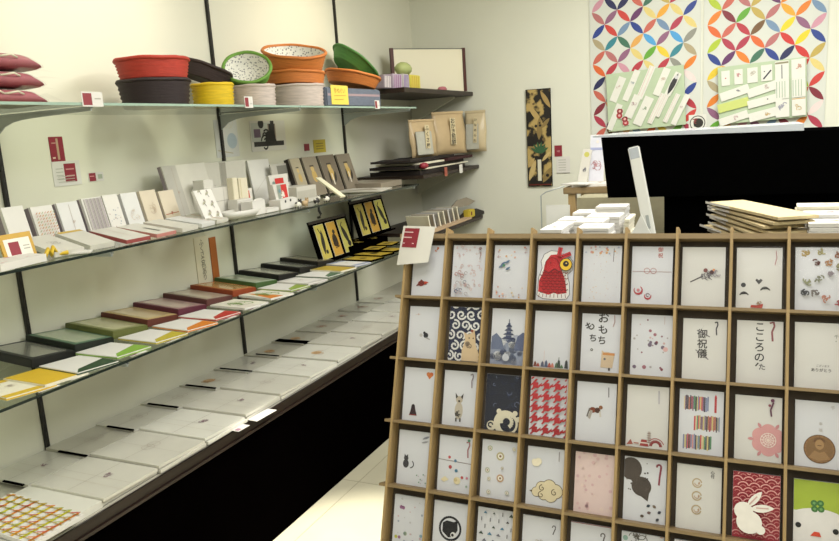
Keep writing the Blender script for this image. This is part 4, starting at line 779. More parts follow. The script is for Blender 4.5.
card(n2.y-nt_.y, .088, .001, lambda c: [c.text('手ぬぐい', .5, c.a*.7, .17, '#b08030'), c.line([(.15, c.a*.45), (.85, c.a*.48)], .02, '#c09040'), c.line([(.15, c.a*.25), (.7, c.a*.27)], .02, '#c09040')], 'note_bright' if mat('note_bright', '#e8cf58', .6) else '').build('sticky_note', None, (-1.7985, (nt_.y+n2.y)/2, S1+.010), (0, 0, R(90)), 'yellow handwritten note on the blue grey box', 'note')
o, r, h6 = basket(322, 379, 72, S1+bh+.002, -1.93, 'weave_orange', 'wide orange woven bowl resting on the blue grey box', tilt=(R(-9), R(9), 0), hgt=.055, flare=1.2, dz=.026)
basket(322, 378, 66, S1+bh+.09, -2.05, 'weave_dkgreen', 'green woven bowl tipped steeply against the wall', tilt=(R(-30), R(30), 0), hgt=.055, flare=1.35, dz=.035)
# pink bundles in cellophane
mat('pink_cloth', '#bd7078', .7, noise=.25, nscale=14, bump=.4); mat('tan_board', '#c4a888', .7, noise=.1)
for i, (pt, pr) in enumerate(((88, 53), (74, 50), (61, 48))):
    zb = S1+.002+.05*i; mb = MB(); w = .30; 
    sec = []
    for k in range(25):
        t = k/24; t = .5-.5*math.cos(math.pi*t); yy = -w/2+w*t; hh = .036*(1-abs(2*t-1)**6)**.5+.013; sec.append((yy, hh))
    vs = []; fs = []
    for yy, hh in sec:
        for q in range(8): a_ = 2*math.pi*q/8; vs.append((.08*math.cos(a_), yy, hh/2+hh/2*math.sin(a_)))
    for k in range(24):
        for q in range(8): fs.append((k*8+q, k*8+(q+1) % 8, (k+1)*8+(q+1) % 8, (k+1)*8+q))
    fs += [list(range(8)), [192+q for q in range(8)][::-1]]; mb.add(vs, [f[::-1] for f in fs], 'pink_cloth', smooth=True)
    if i == 0: mb.box((0, 0, .003), (.16, w, .006), 'tan_board')
    ye = at(pr, pt, 'x', -1.95).y
    o = mb.build('cloth_bundle', None, (-1.97, ye-w/2-.075, zb), (0,0,0), f"pink cloth bundle in clear wrap, {['lowest','middle','topmost'][i]} of the stack of three", 'bundle')
    s = MB(); vs2 = [(x*1.07, y*1.03, (z-.024)*1.04+.024) for x, y, z in vs]; s.add(vs2, [f[::-1] for f in fs], 'film', smooth=False)
    s.add([(.03, w/2, .03), (.05, w/2+.09, .012+.02*i), (.02, w/2+.05, .04)], [(0,1,2)], 'film'); s.add([(.03, w/2, .02), (.04, w/2+.07, .0), (.05, w/2, .0)], [(0,1,2)], 'film')
    s.build('cellophane_wrap', o)
    t_ = MB(); t_.tube([(.075, .02, .03), (.09, .05, .036), (.08, .075, .03)], .003, 'cream'); t_.tube([(.075, .02, .03), (.09, -.01, .038), (.078, -.035, .028)], .003, 'cream'); t_.build('string_tie', o)
# shelf-edge tags on the top glass
for px, lab in ((92, 'half maroon price tag on top shelf edge left of the black bowl'), (248, 'white and maroon price tag on top shelf edge below the white bowls'), (376.5, 'small price tag on top shelf edge below the blue box')):
    y = at(px, 103, 'x', XF).y; w = .075 if px < 100 else .05
    card(w, .042, .001, (lambda c: [c.rect(.26, c.a*.5, .42, c.a*.8, '#8a2f38'), c.line([(.6,.3),(.9,.3)], .03, '#a8a498')]), 'paper').build('price_tag', None, (XF+.0035, y, S1-.012), (0, 0, R(90)), lab, 'tag')
# ------------------------------------------------------------------ dark shelves in the corner bay
def dshelf(z, xf, y0, y1, lab, t=.026):
    o = empty('wooden_shelf', ((XW+xf)/2, (y0+y1)/2, z-t), label=lab, cat='shelf')
    MB().box((0, 0, t/2), (xf-XW-.004, y1-y0, t), 'dark_wood', bev=.002).build('board', o)
    mb = MB(); mb.prism([(-.2, 0, -.001), (.12, 0, -.001), (.12, 0, -.012), (-.2, 0, -.16)], (0, .02, 0), 'wall_paint'); mb.build('support_bracket', o, (0, (y1-y0)/2-.12, 0))
    return o
D1, D2_, D3_ = 1.755, 1.262, .912
dshelf(D1, -1.765, 3.73, YB-.004, 'highest dark wooden shelf in the far left corner')
dshelf(D2_, -1.745, 3.87, YB-.004, 'middle dark wooden shelf in far left corner under the black cloths', .022)
dshelf(D3_, -1.735, 3.94, YB-.004, 'lowest dark wooden shelf in far left corner behind the rack', .022)
# white panel with dark posts on the highest one
PL = at(391, 48, 'x', -2.10); PR = at(463, 50, 'y', 4.70); ph = (PL.z+PR.z)/2-D1-.002; dx_, dy_ = PR.x-PL.x, PR.y-PL.y; PW = math.hypot(dx_, dy_); yw = math.atan2(dy_, dx_)
mb = MB(); mb.box((0, 0, ph/2), (PW, .004, ph), 'panel_cream' if mat('panel_cream', '#e6dfc6', .5) else ''); mb.box((0, 0, ph+.002), (PW, .008, .004), 'upright_black')
o = mb.build('display_screen', None, ((PL.x+PR.x)/2, (PL.y+PR.y)/2, D1+.001), (0, 0, yw), 'cream standing screen between two dark posts on highest corner shelf', 'screen')
for s_ in (-1, 1): MB().box((s_*PW/2, 0, ph/2+.004), (.02, .02, ph+.006), 'maroon_post' if mat('maroon_post', '#4a1f1a', .4) else '').build('post', o)
# colourful small packs
def pack(px0, px1, pt, col1, col2, lab, x=-1.86, z=D1, dep=.08):
    block('snack_pack', px0, px1, pt, x, z, dep, col1, lab, 'packet', lambda c: [c.line([(.1+.2*i, .05), (.2+.2*i, c.a-.05)], .07, col2) for i in range(4)], bev=.004)
for c_ in ('#c9c4c0', '#dccf58', '#b6a8b8', '#8a7f8a'): P(c_)
pack(383.5, 391.5, 75, '#8a7f8a', '#d8d0d0', 'grey striped pack at near end of highest corner shelf')
pack(393, 402, 74, '#b6a8b8', '#8a4a80', 'purple striped pack on highest corner shelf')
pack(403, 409, 74, '#c9c4c0', '#7a5aa0', 'white and violet pack beside the purple striped pack')
pack(410, 420, 75, '#dccf58', '#c89a30', 'yellow pack on highest corner shelf')
mat('leaf_green', '#a9b273', .6, noise=.25, nscale=12, bump=.4)
g = at(403, 67, 'x', -1.90); mb = MB(); mb.lathe([(0, -.034), (.035, -.03), (.058, -.008), (.06, .01), (.045, .03), (.02, .042), (0, .044)], 'leaf_green', 14, sx=.8, sy=1.15, smooth=True); mb.build('green_bun', None, (-1.90, g.y, D1+.118), (0, R(8), 0), 'pale green rounded bundle on top of the striped packs', 'bundle')
rb = at(442, 86, 'x', -1.84); mb = MB(); mb.lathe([(0, 0), (.025, 0), (.03, .012), (.02, .026), (0, .03)], 'pink_cloth', 14, sy=1.4); mb.build('red_pincushion', None, (-1.84, rb.y, D1+.001), (0,0,0), 'small reddish lump on highest corner shelf near the front', 'ornament')
# three kraft bags with brush labels on the middle corner shelf
mat('kraft', '#c4ab82', .6, noise=.15, nscale=10, bump=.2, coat=.3); mat('kraft_pale', '#c9b894', .55, noise=.12, nscale=10, coat=.4); mat('label_cream', '#cfc09a', .6, noise=.05)
def fbag(pxl, pxr, pyt, ya, yb, base, lab, txt, inner=None, lean=5):
    a = at(pxl, pyt, 'y', ya); b = at(pxr, pyt, 'y', yb); w = math.hypot(b.x-a.x, b.y-a.y); yw = math.atan2(b.y-a.y, b.x-a.x); h = (a.z+b.z)/2-(D2_+.08); mb = MB()
    n = 8; vs = []; fs = []
    for j in range(n+1):
        for i in range(n+1):
            u, v_ = i/n, j/n; puff = .028*math.sin(math.pi*u)**.6*max(0, math.sin(math.pi*min(v_*1.25, 1)))**.6+.002; vs.append(((u-.5)*w*(1-.04*math.sin(v_*9)), -puff, v_*h))
    o_ = (n+1)**2; vs += [(x_, .003, z_) for x_, y_, z_ in vs]
    for j in range(n):
        for i in range(n): k_ = j*(n+1)+i; fs.append((k_, k_+1, k_+n+2, k_+n+1)); fs.append((k_+o_+n+1, k_+o_+n+2, k_+o_+1, k_+o_))
    for i in range(n): fs.append((i, i+o_, i+1+o_, i+1)); t_ = n*(n+1)+i; fs.append((t_, t_+1, t_+1+o_, t_+o_)); l_ = i*(n+1); fs.append((l_, l_+n+1, l_+n+1+o_, l_+o_)); r_ = l_+n; fs.append((r_, r_+o_, r_+n+1+o_, r_+n+1))
    mb.add(vs, fs, base, smooth=True); mb.box((0, -.004, h*.97), (w, .004, h*.05), base)
    if inner: mb.box((-.02, -.028, h*.36), (w*.62, .006, h*.62), inner, bev=.003)
    o = mb.build('kraft_bag', None, ((a.x+b.x)/2, (a.y+b.y)/2, D2_+.092), (R(-lean), 0, yw), lab, 'bag')
    lw = w*.17; q = MB(); q.box((0, 0, 0), (lw, .001, h*.62), 'label_cream'); c = Canvas(q, (-lw/2, -.0006, -h*.31), (1, 0, 0), (0, 0, 1), lw, h*.62/lw)
    for i, ch in enumerate(txt): c.text(ch, .5, c.a*(1-(i+.6)/len(txt)), .82, '#1d1712')
    q.build('brush_label', o, (w*.02, -.036, h*.52), (0, R(3), 0)); return o
fbag(410, 436, 121, 4.12, 4.33, 'kraft', 'tan paper bag with silvery pack and slanting brush label, nearest of three', 'ふくさ屋', 'silver_pack' if mat('silver_pack', '#b8b6a8', .3, noise=.1, coat=.5) else '')
fbag(433, 465, 113, 4.42, 4.66, 'kraft', 'large tan paper bag with central brush-lettered label', 'おかき煎餅')
fbag(464, 485, 112, 4.75, 4.775, 'kraft_pale', 'pale translucent bag against the back wall, farthest of three', 'ひなあられ', 'silver_pack')
# dark cloths piled on the middle corner shelf
mat('dark_cloth', '#1d1310', .85, noise=.3, nscale=10, bump=.3); mat('wine_cloth', '#3a1518', .85, noise=.3, nscale=10, bump=.3)
def slab(y0, y1, x0, x1, z, h, m, lab, name='folded_cloth', cat='cloth', wav=.004, yaw=0):
    mb = MB(); n = 14; vs = []; cy, cx = (y0+y1)/2, (x0+x1)/2
    for s_ in (0, 1):
        for i in range(n+1):
            y = (y1-y0)*(i/n-.5)
            for x in (x0-cx, x1-cx): vs.append((x, y, (h if s_ else 0)+(wav*math.sin(i*1.3+x*20) if s_ else 0)))
    fs = []; o_ = (n+1)*2
    for i in range(n):
        a_, b_, c_, d_ = 2*i, 2*i+1, 2*i+3, 2*i+2; fs += [(a_, d_, c_, b_), (a_+o_, b_+o_, c_+o_, d_+o_), (b_, c_, c_+o_, b_+o_), (a_, a_+o_, d_+o_, d_)]
    fs += [(0, 1, 1+o_, o_), (2*n, 2*n+o_, 2*n+1+o_, 2*n+1)]
    mb.add(vs, fs, m); return mb.build(name, None, (cx, cy, z), (0, 0, R(yaw)), lab, cat)
z = D2_+.001
slab(3.88, 4.6, -2.1, -1.77, z, .024, 'dark_cloth', 'lowest black folded cloth on the middle corner shelf')
slab(3.93, 4.66, -2.1, -1.77, z+.028, .007, 'cream', 'thin white cloth between lower black folds', wav=.001)
slab(3.84, 4.62, -2.08, -1.785, z+.037, .017, 'dark_cloth', 'second black folded cloth in the corner pile', wav=.002)
slab(3.92, 4.38, -2.08, -1.79, z+.0565, .011, 'cream', 'white folded cloth near the top of the corner pile', wav=.001)
slab(4.30, 4.74, -2.0, -1.765, z+.0571, .016, 'wine_cloth', 'dark wine red folded cloth at the right of the corner pile', wav=.002)
slab(3.82, 4.50, -2.06, -1.80, z+.076, .014, 'dark_cloth', 'topmost black folded cloth of the corner pile', wav=.002)
mb = MB(); mb.lathe([(0, -.02), (.02, -.012), (.026, 0), (.02, .014), (0, .02)], 'maroon', 12, sy=1.5); mb.build('red_tassel', None, (-1.765, 3.925, z+.05), (0,0,0), 'red tassel knot hanging at the near end of the cloth pile', 'tassel')
for k, (px, py, w_, c_, lab) in enumerate(((461, 166, .055, 'paper', 'blank white tag hanging on the middle corner shelf edge'), (446, 170, .045, 'label_red' if mat('label_red', '#9a5040', .6) else '', 'reddish tag left of the blank white tag'))):
    q = at(px, py, 'x', -1.74); card(w_, .055, .001, None, c_).build('price_tag', None, (-1.742+.001, q.y, D2_-.03), (0, 0, R(90)), lab, 'tag')
# lowest corner shelf: row of white cards on edge, yellow pack, dark fans
for i in range(7):
    y0 = 4.02+i*.078; mb = MB(); mb.box((0, 0, .05), (.15, .006, .10), ['cream', 'card_beige', 'paper'][i % 3]); mb.box((.074, 0, .05), (.004, .02, .098), ['cream', 'paper', 'cream'][i % 3])
    mb.box((-.0, .012, .045), (.152, .010, .085), 'taupe_dark')
    mb.build('filed_card', None, (-1.86, y0, D3_+.006), (R(20), 0, 0), f'white card standing on edge, {ORD[i]} from near end of the lowest corner shelf', 'card', 'cards filed on edge on the lowest corner shelf')
slab(3.95, 4.62, -1.80, -1.745, D3_+.001, .012, 'tan_board', 'tan tray edge in front of the filed cards', 'card_tray', 'tray', 0)
mb = MB(); mb.box((0, 0, .03), (.05, .09, .055), 'note_yellow', bev=.006); c = Canvas(mb, (.0255, -.03, .01), (0, 1, 0), (0, 0, 1), .06, .7); c.rect(.3, .35, .3, .4, '#6a2418'); mb.build('yellow_pack', None, (-1.78, 4.66, D3_+.002), (0, 0, R(-6)), 'small yellow pack with dark red label on the lowest corner shelf', 'packet')
def fan_leaf(x, y, z, m, lab, rx, rz):
    mb = MB(); pts = [(-.15, 0, 0), (-.07, 0, .035), (.05, 0, .042), (.16, 0, .004), (.06, 0, -.016), (-.07, 0, -.016)]; mb.prism(pts, (0, .01, 0), m); mb.build('dried_leaf', None, (x, y, z), (rx, 0, rz), lab, 'leaf')
fan_leaf(-1.80, 4.62, D3_+.10, 'taupe', 'taupe dried leaf shape leaning above the yellow pack', R(-10), R(80))
fan_leaf(-1.77, 4.70, D3_+.014, 'fig_black', 'blackish dried leaf shape at right end of the lowest corner shelf', R(-8), R(70))
# ------------------------------------------------------------------ back wall
PAL = ['#c43a32','#a83248','#7a2030','#d97a22','#e0a02c','#e2c826','#a8bc30','#5f9e2c','#2f7f8c','#4a9ad0','#223a86','#1e2250','#5e2c5e','#8a5a78','#c890a0','#b8a050','#a89a78','#8a8a80','#6f8aa8','#c06050','#d8c478','#e4d0cc','#d8a050','#3a6a54','#70502c','#b06a6a','#c42e2a','#b0303e','#d4622a','#dfc030']
def poster(pl, pr, lab, seed, ztop, zbot, per, xs, zs):
    xa = at(pl, 0, 'y', YB-.01).x; xb = at(pr, 0, 'y', YB-.01).x; w = xb-xa; h = ztop-zbot; rg = random.Random(seed)
    mb = MB(); mb.box((0, 0, h/2), (w, .008, h), 'poster_white' if mat('poster_white', '#cdcfc6', .7) else '')
    c = Canvas(mb, (-w/2, -.004, 0), (1, 0, 0), (0, 0, 1), 1.0, h); c.clipd = lambda p: p
    ox = xs-xa; nodes_z = zs-zbot; j0 = -12
    for j in range(-14, 14):
        z = nodes_z+j*per*1.02
        for i in range(4):
            bx, bz = ox+(i+.5)*per, z+per*.51
            for dx, dz in ((-1,-1),(1,-1),(-1,1),(1,1)):
                x1, z1 = bx+dx*per/2, bz+dz*per*.51; col = rg.choice(PAL)
                if min(bz, z1) < .004 or max(bz, z1) > h-.004 or min(bx, x1) < -.001 or max(bx, x1) > w+.001: continue
                c.leaf(bx, bz, x1, z1, per*.245, col, 8, step=False)
    return mb.build('patterned_poster', None, ((xa+xb)/2, YB-.0045, zbot), (0, 0, 0), lab, 'poster')
n1 = at(591.8, 12.9, 'y', YB-.01); n1r = at(697.1, 12.9, 'y', YB-.01); n2 = at(707.5, 25.7, 'y', YB-.01); n2r = at(826.7, 20, 'y', YB-.01)
poster(589, 701, 'white poster of interlocking coloured leaf circles, left of the two', 3, 2.55, 1.33, (n1r.x-n1.x)/4, n1.x, n1.z)
poster(704, 829, 'white poster of interlocking coloured leaf circles, right of the two', 8, 2.55, 1.27, (n2r.x-n2.x)/4, n2.x, n2.z)
mat('sage', '#b4c4a4', .7, noise=.05); mat('sleeve_white', '#dddcd2', .6, noise=.04); 
# sample boards hung in front of the posters
def board(px0, px1, py0, py1, lab, items, depth=.012, tiltr=0):
    Y = YB-.03; a = at(px0, py0, 'y', Y); b = at(px1, py1, 'y', Y); w = b.x-a.x; h = a.z-b.z
    mb = MB(); mb.box((0, 0, h/2), (w, depth, h), 'sage', bev=.001); root_ = mb.build('sample_board', None, ((a.x+b.x)/2, Y, b.z), (0, tiltr, 0), lab, 'board')
    for (cx, cy, l, ww, ang, m, art) in items:
        q = MB(); (l, ww) = (l*1.2, ww*1.25) if px1 < 700 else (l, ww); q.box((0, 0, 0), (ww, .003, l), m); c = Canvas(q, (-ww/2, -.0016, -l/2), (1, 0, 0), (0, 0, 1), ww, l/ww)
        if art: art(c)
        q.build('sample_envelope', root_, ((cx-.5)*w, -depth/2-.0025-.0004*len(root_.children), cy*h), (0, R(ang), 0))
    return root_
dl = lambda m, s: (lambda c: c.doodle(.5, c.a*.6, .3, m, s, 6, .05))
pinkl = lambda c: [c.line([(.2, .1), (.2, c.a-.1)], .04, '#d0a8a0'), c.line([(.7, .1), (.7, c.a-.1)], .04, '#d8b8b0')]
def a_flower(c): c.disc(.5, c.a*.3, .5, '#a83a3c'); c.disc(.5, c.a*.3, .2, '#d8a0a0'); c.disc(.5, c.a*.75, .5, '#8c2f34'); c.disc(.5, c.a*.75, .2, '#e0b0a8')
def a_dark(c): c.leaf(.5, .1, .5, c.a-.1, .8, '#2e2e30'); c.disc(.5, c.a*.8, .3, '#c8c8c8')
board(608, 686, 73, 126, 'sage green board with slanting white gift sleeves', [
 (.15,.72,.13,.036,26,'sleeve_white',dl('#c8b0a8',1)), (.33,.76,.16,.030,26,'sleeve_white',dl('#8a9aa0',2)), (.52,.78,.17,.030,26,'sleeve_white',pinkl), (.72,.76,.14,.034,26,'sleeve_white',dl('#c0a890',4)),
 (.09,.25,.14,.030,26,'sleeve_white',None), (.16,.3,.05,.03,10,'sleeve_white',a_flower), (.23,.16,.045,.03,-10,'sleeve_white',a_flower),(.34,.40,.12,.038,28,'sleeve_white',dl('#b8a0a0',5)), (.47,.30,.15,.044,28,'sleeve_white',dl('#98a890',6)), (.64,.32,.16,.024,28,'sleeve_white',pinkl), (.74,.42,.16,.02,28,'sleeve_white',pinkl),
 (.83,.30,.15,.022,28,'sleeve_white',pinkl), (.94,.26,.16,.026,28,'sleeve_white',dl('#c0b0a8',8)), (.86,.70,.12,.030,30,'sleeve_white',a_dark)], tiltr=R(-2.2))
tri = lambda c: [c.line([(.1+.2*i, .1), (.1+.2*i, c.a-.1)], .04, '#a8b8a0') for i in range(4)]
board(720, 807, 66, 118, 'green-edged board with rows of white and pale green gift sleeves', [
 (.09,.80,.085,.045,0,'sleeve_white',lambda c: c.disc(.5, c.a*.5, .08, '#b04040')), (.24,.80,.085,.045,0,'sleeve_white',dl('#c88a8a',3)), (.40,.80,.085,.055,0,'sleeve_white',dl('#b8b0a0',4)), (.56,.81,.09,.058,0,'sleeve_white',lambda c: [c.line([(.2,.2),(.9,1.0)], .1, '#3a3a44'), c.disc(.3, c.a*.6, .06, '#4a4a5a')]), (.73,.82,.105,.07,0,'sleeve_white',lambda c: [c.rect(.5, c.a*.9, .96, .14, '#8a8466'), c.line([(.5,.1),(.5,c.a*.8)], .05, '#6a6a70')]), (.91,.82,.105,.07,0,'sleeve_white',dl('#c89a88',6)),
 (.19,.53,.16,.05,76,'sleeve_white',dl('#8a8a90',7)), (.53,.55,.18,.05,76,'sleeve_white',dl('#c0b0a8',8)), (.17,.32,.17,.05,80,'sleeve_lime' if mat('sleeve_lime', '#c2cc74', .6) else '',None), (.53,.34,.18,.045,80,'sleeve_white',lambda c: c.disc(.4, c.a*.6, .08, '#2a2a3a')), (.17,.09,.16,.045,76,'sleeve_white',dl('#c0a0a0',9)), (.53,.11,.17,.05,80,'sleeve_white',dl('#c8a870',10)),
 (.73,.50,.105,.07,0,'sleeve_white',tri), (.91,.50,.105,.07,0,'sleeve_white',tri), (.73,.18,.10,.07,0,'sleeve_white',dl('#9a9aa8',11)), (.91,.18,.10,.07,0,'sleeve_white',lambda c: [c.rect(.5, c.a*.95, .96, .06, '#c89a4a'), c.doodle(.5, c.a*.5, .3, '#c8b080', 12, 6, .04)])], tiltr=R(-2.2))
# small marks between the posters
p = at(697.5, 123, 'y', YB-.012); mb = MB(); mb.box((0, 0, 0), (.10, .002, .10), 'sleeve_white'); c = Canvas(mb, (-.05, -.001, -.05), (1, 0, 0), (0, 0, 1), .1, 1); c.arc(.5, .5, .42, 0, 360, .05, '#1e1e20', 24); c.disc(.55, .5, .28, '#26221f'); c.leaf(.3, .3, .7, .75, .4, '#26221f'); c.doodle(.4, .6, .2, '#8a3a3a', 3, 5, .05)
mb.build('round_sign', None, (p.x, YB-.012, p.z), (0,0,0), 'small sign with black ring emblem between the two posters', 'sign')
p = at(618, 135, 'y', YB-.012); card(.07, .03, .001, lambda c: [c.arc(.4, .1, .3, 20, 160, .08, '#4a2a20'), c.disc(.75, .2, .1, '#8a3a2a')], 'sleeve_white').build('small_print', None, (p.x, YB-.012, p.z-.01), (0,0,0), 'small brown drawing under the left sample board', 'print')
# tall black and gold hanging panel
def a_gold_panel(c):
    rg = random.Random(14); a = c.a; G = ['#b79c62', '#a88c54', '#8a7444', '#c4ac74']
    mm = mat('gold_mottle', '#b39a5e', .5, nscale=9, col2='#15100c'); r_ = [n for n in mm.node_tree.nodes if n.type == 'VALTORGB'][0]; r_.color_ramp.elements[0].position = .50; r_.color_ramp.elements[1].position = .56
    c.rect(.5, a*.5, .98, a*.99, 'gold_mottle')
    for x, y, x2, y2, w in ((.05,a*.86,.7,a*.62,.34),(.6,a*.98,1.0,a*.8,.3),(.55,a*.72,.5,a*.48,.36),(.6,a*.6,.95,a*.7,.26),(.02,a*.42,.5,a*.36,.3),(.02,a*.2,.3,a*.3,.3),(.05,a*.06,.35,a*.28,.34),(.62,a*.04,1.0,a*.2,.4),(.6,a*.26,.95,a*.36,.22)):
        c.leaf(x, y, x2, y2, w*.62, rg.choice(G), 8)
    for i in range(9): c.disc(rg.uniform(.1, .9), rg.uniform(.1, a-.1), rg.uniform(.03, .09), rg.choice(['#17120e', '#6a5634', '#2e2418']), 8)
    for k in range(6): an = R(30+24*k); c.leaf(.52, a*.34, .52+.42*math.cos(an), a*.34+.5*math.sin(an), .1, '#2f5a38')
    c.rect(.5, a*.17, .15, a*.22, '#d8d4c0'); c.rect(.5, a*.02, .9, .04, '#6a2018')
a = at(525, 90, 'y', YB-.01); b = at(552.5, 186, 'y', YB-.01); 
card(b.x-a.x, a.z-b.z, .012, a_gold_panel, 'black_laminate').build('hanging_panel', None, ((a.x+b.x)/2, YB-.008, b.z), (0, R(.4), 0), 'tall narrow black and gold panel with green sprig and white strip on back wall', 'wall hanging')
q = at(558, 151, 'y', YB-.01); card(.050, .072, .001, lambda c: c.doodle(.5, .7, .2, '#d0a0a0', 2, 6, .03), 'maroon').build('price_tag', None, (q.x, YB-.003, q.z-.036), (0,0,0), 'maroon tag on back wall right of the black and gold panel', 'tag')
q = at(563, 165, 'y', YB-.01); card(.09, .11, .0008, lambda c: [c.line([(.15, c.a*(.2+.15*i)), (.7, c.a*(.2+.15*i))], .03, '#b0b0a4') for i in range(5)]+[c.line([(.02, .03), (.98, .03)], .03, '#9a9a90')], 'paper').build('info_card', None, (q.x, YB-.003, q.z-.055), (0,0,0), 'small white text card under the maroon tag on back wall', 'card')
# black cabinet below the posters
YC = 3.0; xl = -.555; mbk = empty('black_cabinet', (0, 3.3, 0), label='large black cabinet with white top ledge below the posters', cat='cabinet')
za = at(602, 138, 'y', YC).z; zr = at(839, 139, 'y', YC).z; zb = 1.197; zt = 1.438
mb = MB(); mb.prism([(-.568, -.3, zt), (-.545, -.3, zb), (1.15, -.3, zb), (1.15, -.3, 1.402)], (0, .52, 0), 'black_cloth'); mb.build('upper_body', mbk)
wb = wbox('lower_body', (-.335, 3.06, .0), (1.15, 3.50, 1.196), 'black_cloth', mbk)
mb = MB(); t1 = at(591, 137, 'y', YC).x
pz = lambda x: zt+(x+.568)*(1.402-zt)/1.718
mb.prism([(-.60, -.304, pz(-.6)+.001), (.150, -.304, pz(.15)+.001), (.150, -.304, pz(.15)+.026), (-.60, -.304, pz(-.6)+.007)], (0, .52, 0), 'ledge_white' if mat('ledge_white', '#b4bac2', .25, coat=.5, noise=.03) else ''); mb.build('top_ledge', mbk)
# ------------------------------------------------------------------ table of stock behind the rack
TZ = 1.045
tb = empty('stock_table', (-.2, 2.55, 0), label='display table behind the card rack carrying stacks of envelopes', cat='table')
wbox('tabletop', (-.80, 2.18, TZ-.03), (.75, 2.93, TZ), 'dark_wood', tb, bev=.003)
for x in (-.76, .71):
    for y in (2.22, 2.89): wbox('leg', (x-.02, y-.02, 0), (x+.02, y+.02, TZ-.031), 'dark_wood', tb)
# envelope stacks: (px centre of the top front edge, py, depth y, width, height of sheets)
rg = random.Random(6); cnt = 0
def estack(px, py, y, w, l, lab, tints, n=None, yaw=0, mat_='paper'):
    p = at(px, py, 'y', y); zt_ = p.z; hh = max(zt_-TZ-.001, .01); mb = MB(); k = n or max(2, int(hh/.012)); z = 0
    for i in range(k):
        t = hh/k; mb.box((rg.uniform(-.003, .003), rg.uniform(-.003, .003), z+t/2-.0003), (w-.002, l-.002, t-.0012), mat_, rot=(0, 0, R(rg.uniform(-1.5, 1.5))), bev=.001); z += t
    c = Canvas(mb, (-w/2, -l/2, hh), (1, 0, 0), (0, 1, 0), w, l/w); c.doodle(.5, c.a*.5, .2, tints, 4, 9, .02); c.line([(.1, c.a*.2), (.9, c.a*.25)], .02, tints)
    return mb.build('envelope_stack', None, (p.x, y+l/2, TZ+.001), (0, 0, R(yaw)), lab, 'envelope stack', 'stacks of envelopes behind the rack')
estack(610, 206.5, 2.80, .115, .11, 'rearmost and highest white envelope stack on the stock table', '#c8a0a0')
estack(583, 212.5, 2.76, .085, .12, 'rear left white envelope stack on the stock table', '#a8a0a0')
estack(602, 216.5, 2.62, .12, .12, 'white envelope stack in the third step down from the highest stack', '#b8a098')
estack(567, 220.0, 2.63, .075, .12, 'white envelope stack at left of the third step', '#c8b0a8')
estack(588, 222, 2.48, .10, .12, 'white envelope stack in the middle step nearest the pink marked one', '#c89898')
estack(558, 225.5, 2.49, .07, .12, 'small white envelope stack at the left front', '#a8a8a0')
estack(592, 228, 2.34, .105, .12, 'white envelope stack with pinkish top right behind the rack', '#c07080')
estack(550, 229.5, 2.35, .075, .12, 'leftmost front envelope stack right behind the rack', '#b0a8a0')
estack(626, 219, 2.55, .018, .16, 'narrow tan-edged sheaf at the right of the white stacks', '#c0a060', mat_='cream')
# cream folders fanned in a pile, and the stack at the far right
A_ = Vector((-.150, 2.84)); B_ = Vector((.035, 2.36)); FL = (B_-A_).length; FY = math.atan2(B_.y-A_.y, B_.x-A_.x)
mat('folder_tan', '#cdbb90', .55, noise=.08, coat=.1)
for i in range(10):
    zz = TZ+.002+.0155*i; w_, l_, h_ = FL*.96, .12, .0095; mb = MB(); mb.box((0, l_/2, h_/2), (w_, l_, h_), 'folder_tan', bev=.001)
    mb.box((-.18, -.0012, h_/2), (.2, .001, h_*.8), 'paper'); mb.box((-w_/2-.0008, l_/2, h_/2), (.0012, l_*.98, h_*.8), 'paper')
    sh = [-.0, .03, -.02, -.05, .0, -.03, .01, -.02, .02, .03][i]
    c_ = (A_+B_)/2+(B_-A_).normalized()*sh
    mb.build('card_folder', None, (c_.x, c_.y, zz), (0, 0, FY+R([-3, 2, -1, 3, 0, -3, 2, -1, 2, 4][i])), f"cream paper folder in the fanned pile behind the rack, {ORD[i]} from bottom", 'folder', 'fanned cream folders behind the rack')
estack(828, 206, 2.60, .17, .10, 'rear cream stack at right edge beside the fanned folders', '#b8a080', yaw=0, mat_='cream')
estack(834, 214, 2.48, .16, .10, 'middle cream stack at right edge beside the fanned folders', '#b88080', yaw=0, mat_='card_cream')
estack(838, 223, 2.36, .15, .10, 'front cream stack at right edge just behind the rack', '#b8a080', yaw=0, mat_='paper')
# white leaning arm with a slot
b0 = at(655, 236, 'y', 2.45); b0 = Vector((b0.x, 2.45, TZ+.003)); t0 = at(633.5, 147, 'y', 2.52); d = t0-b0; L = d.length
mb = MB(); mb.box((0, 0, L/2), (.036, .016, L), 'white_plastic' if mat('white_plastic', '#dcdcd6', .35, noise=.02, coat=.2) else '', bev=.003); mb.box((.002, -.0085, L*.33), (.010, .002, .045), 'steel', bev=.0005); mb.box((0, -.0083, L-.022), (.03, .001, .036), 'ledge_white')
o = mb.build('white_stand_bar', None, b0, (0,0,0), 'white bar with small slot leaning in front of the black cabinet', 'bar'); o.rotation_euler = d.to_track_quat('Z', 'Y').to_euler()
o.rotation_euler = Euler((math.asin(-d.y/L), math.atan2(d.x, d.z), 0))
mb = MB(); mb.prism([(-.04, 0, 0), (.04, 0, 0), (.0, .01, .085)], (0, .006, 0), 'white_plastic'); q = at(640, 230, 'y', 2.40); mb.build('tent_card', None, (q.x, 2.42, TZ+.07), (0,0,0), 'small white triangular card at foot of the leaning bar', 'card')
wbox('card_box', (q.x-.05, 2.40, TZ+.001), (q.x+.05, 2.46, TZ+.069), 'weave_blue', label='blue grey box under the small triangular card', cat='box')
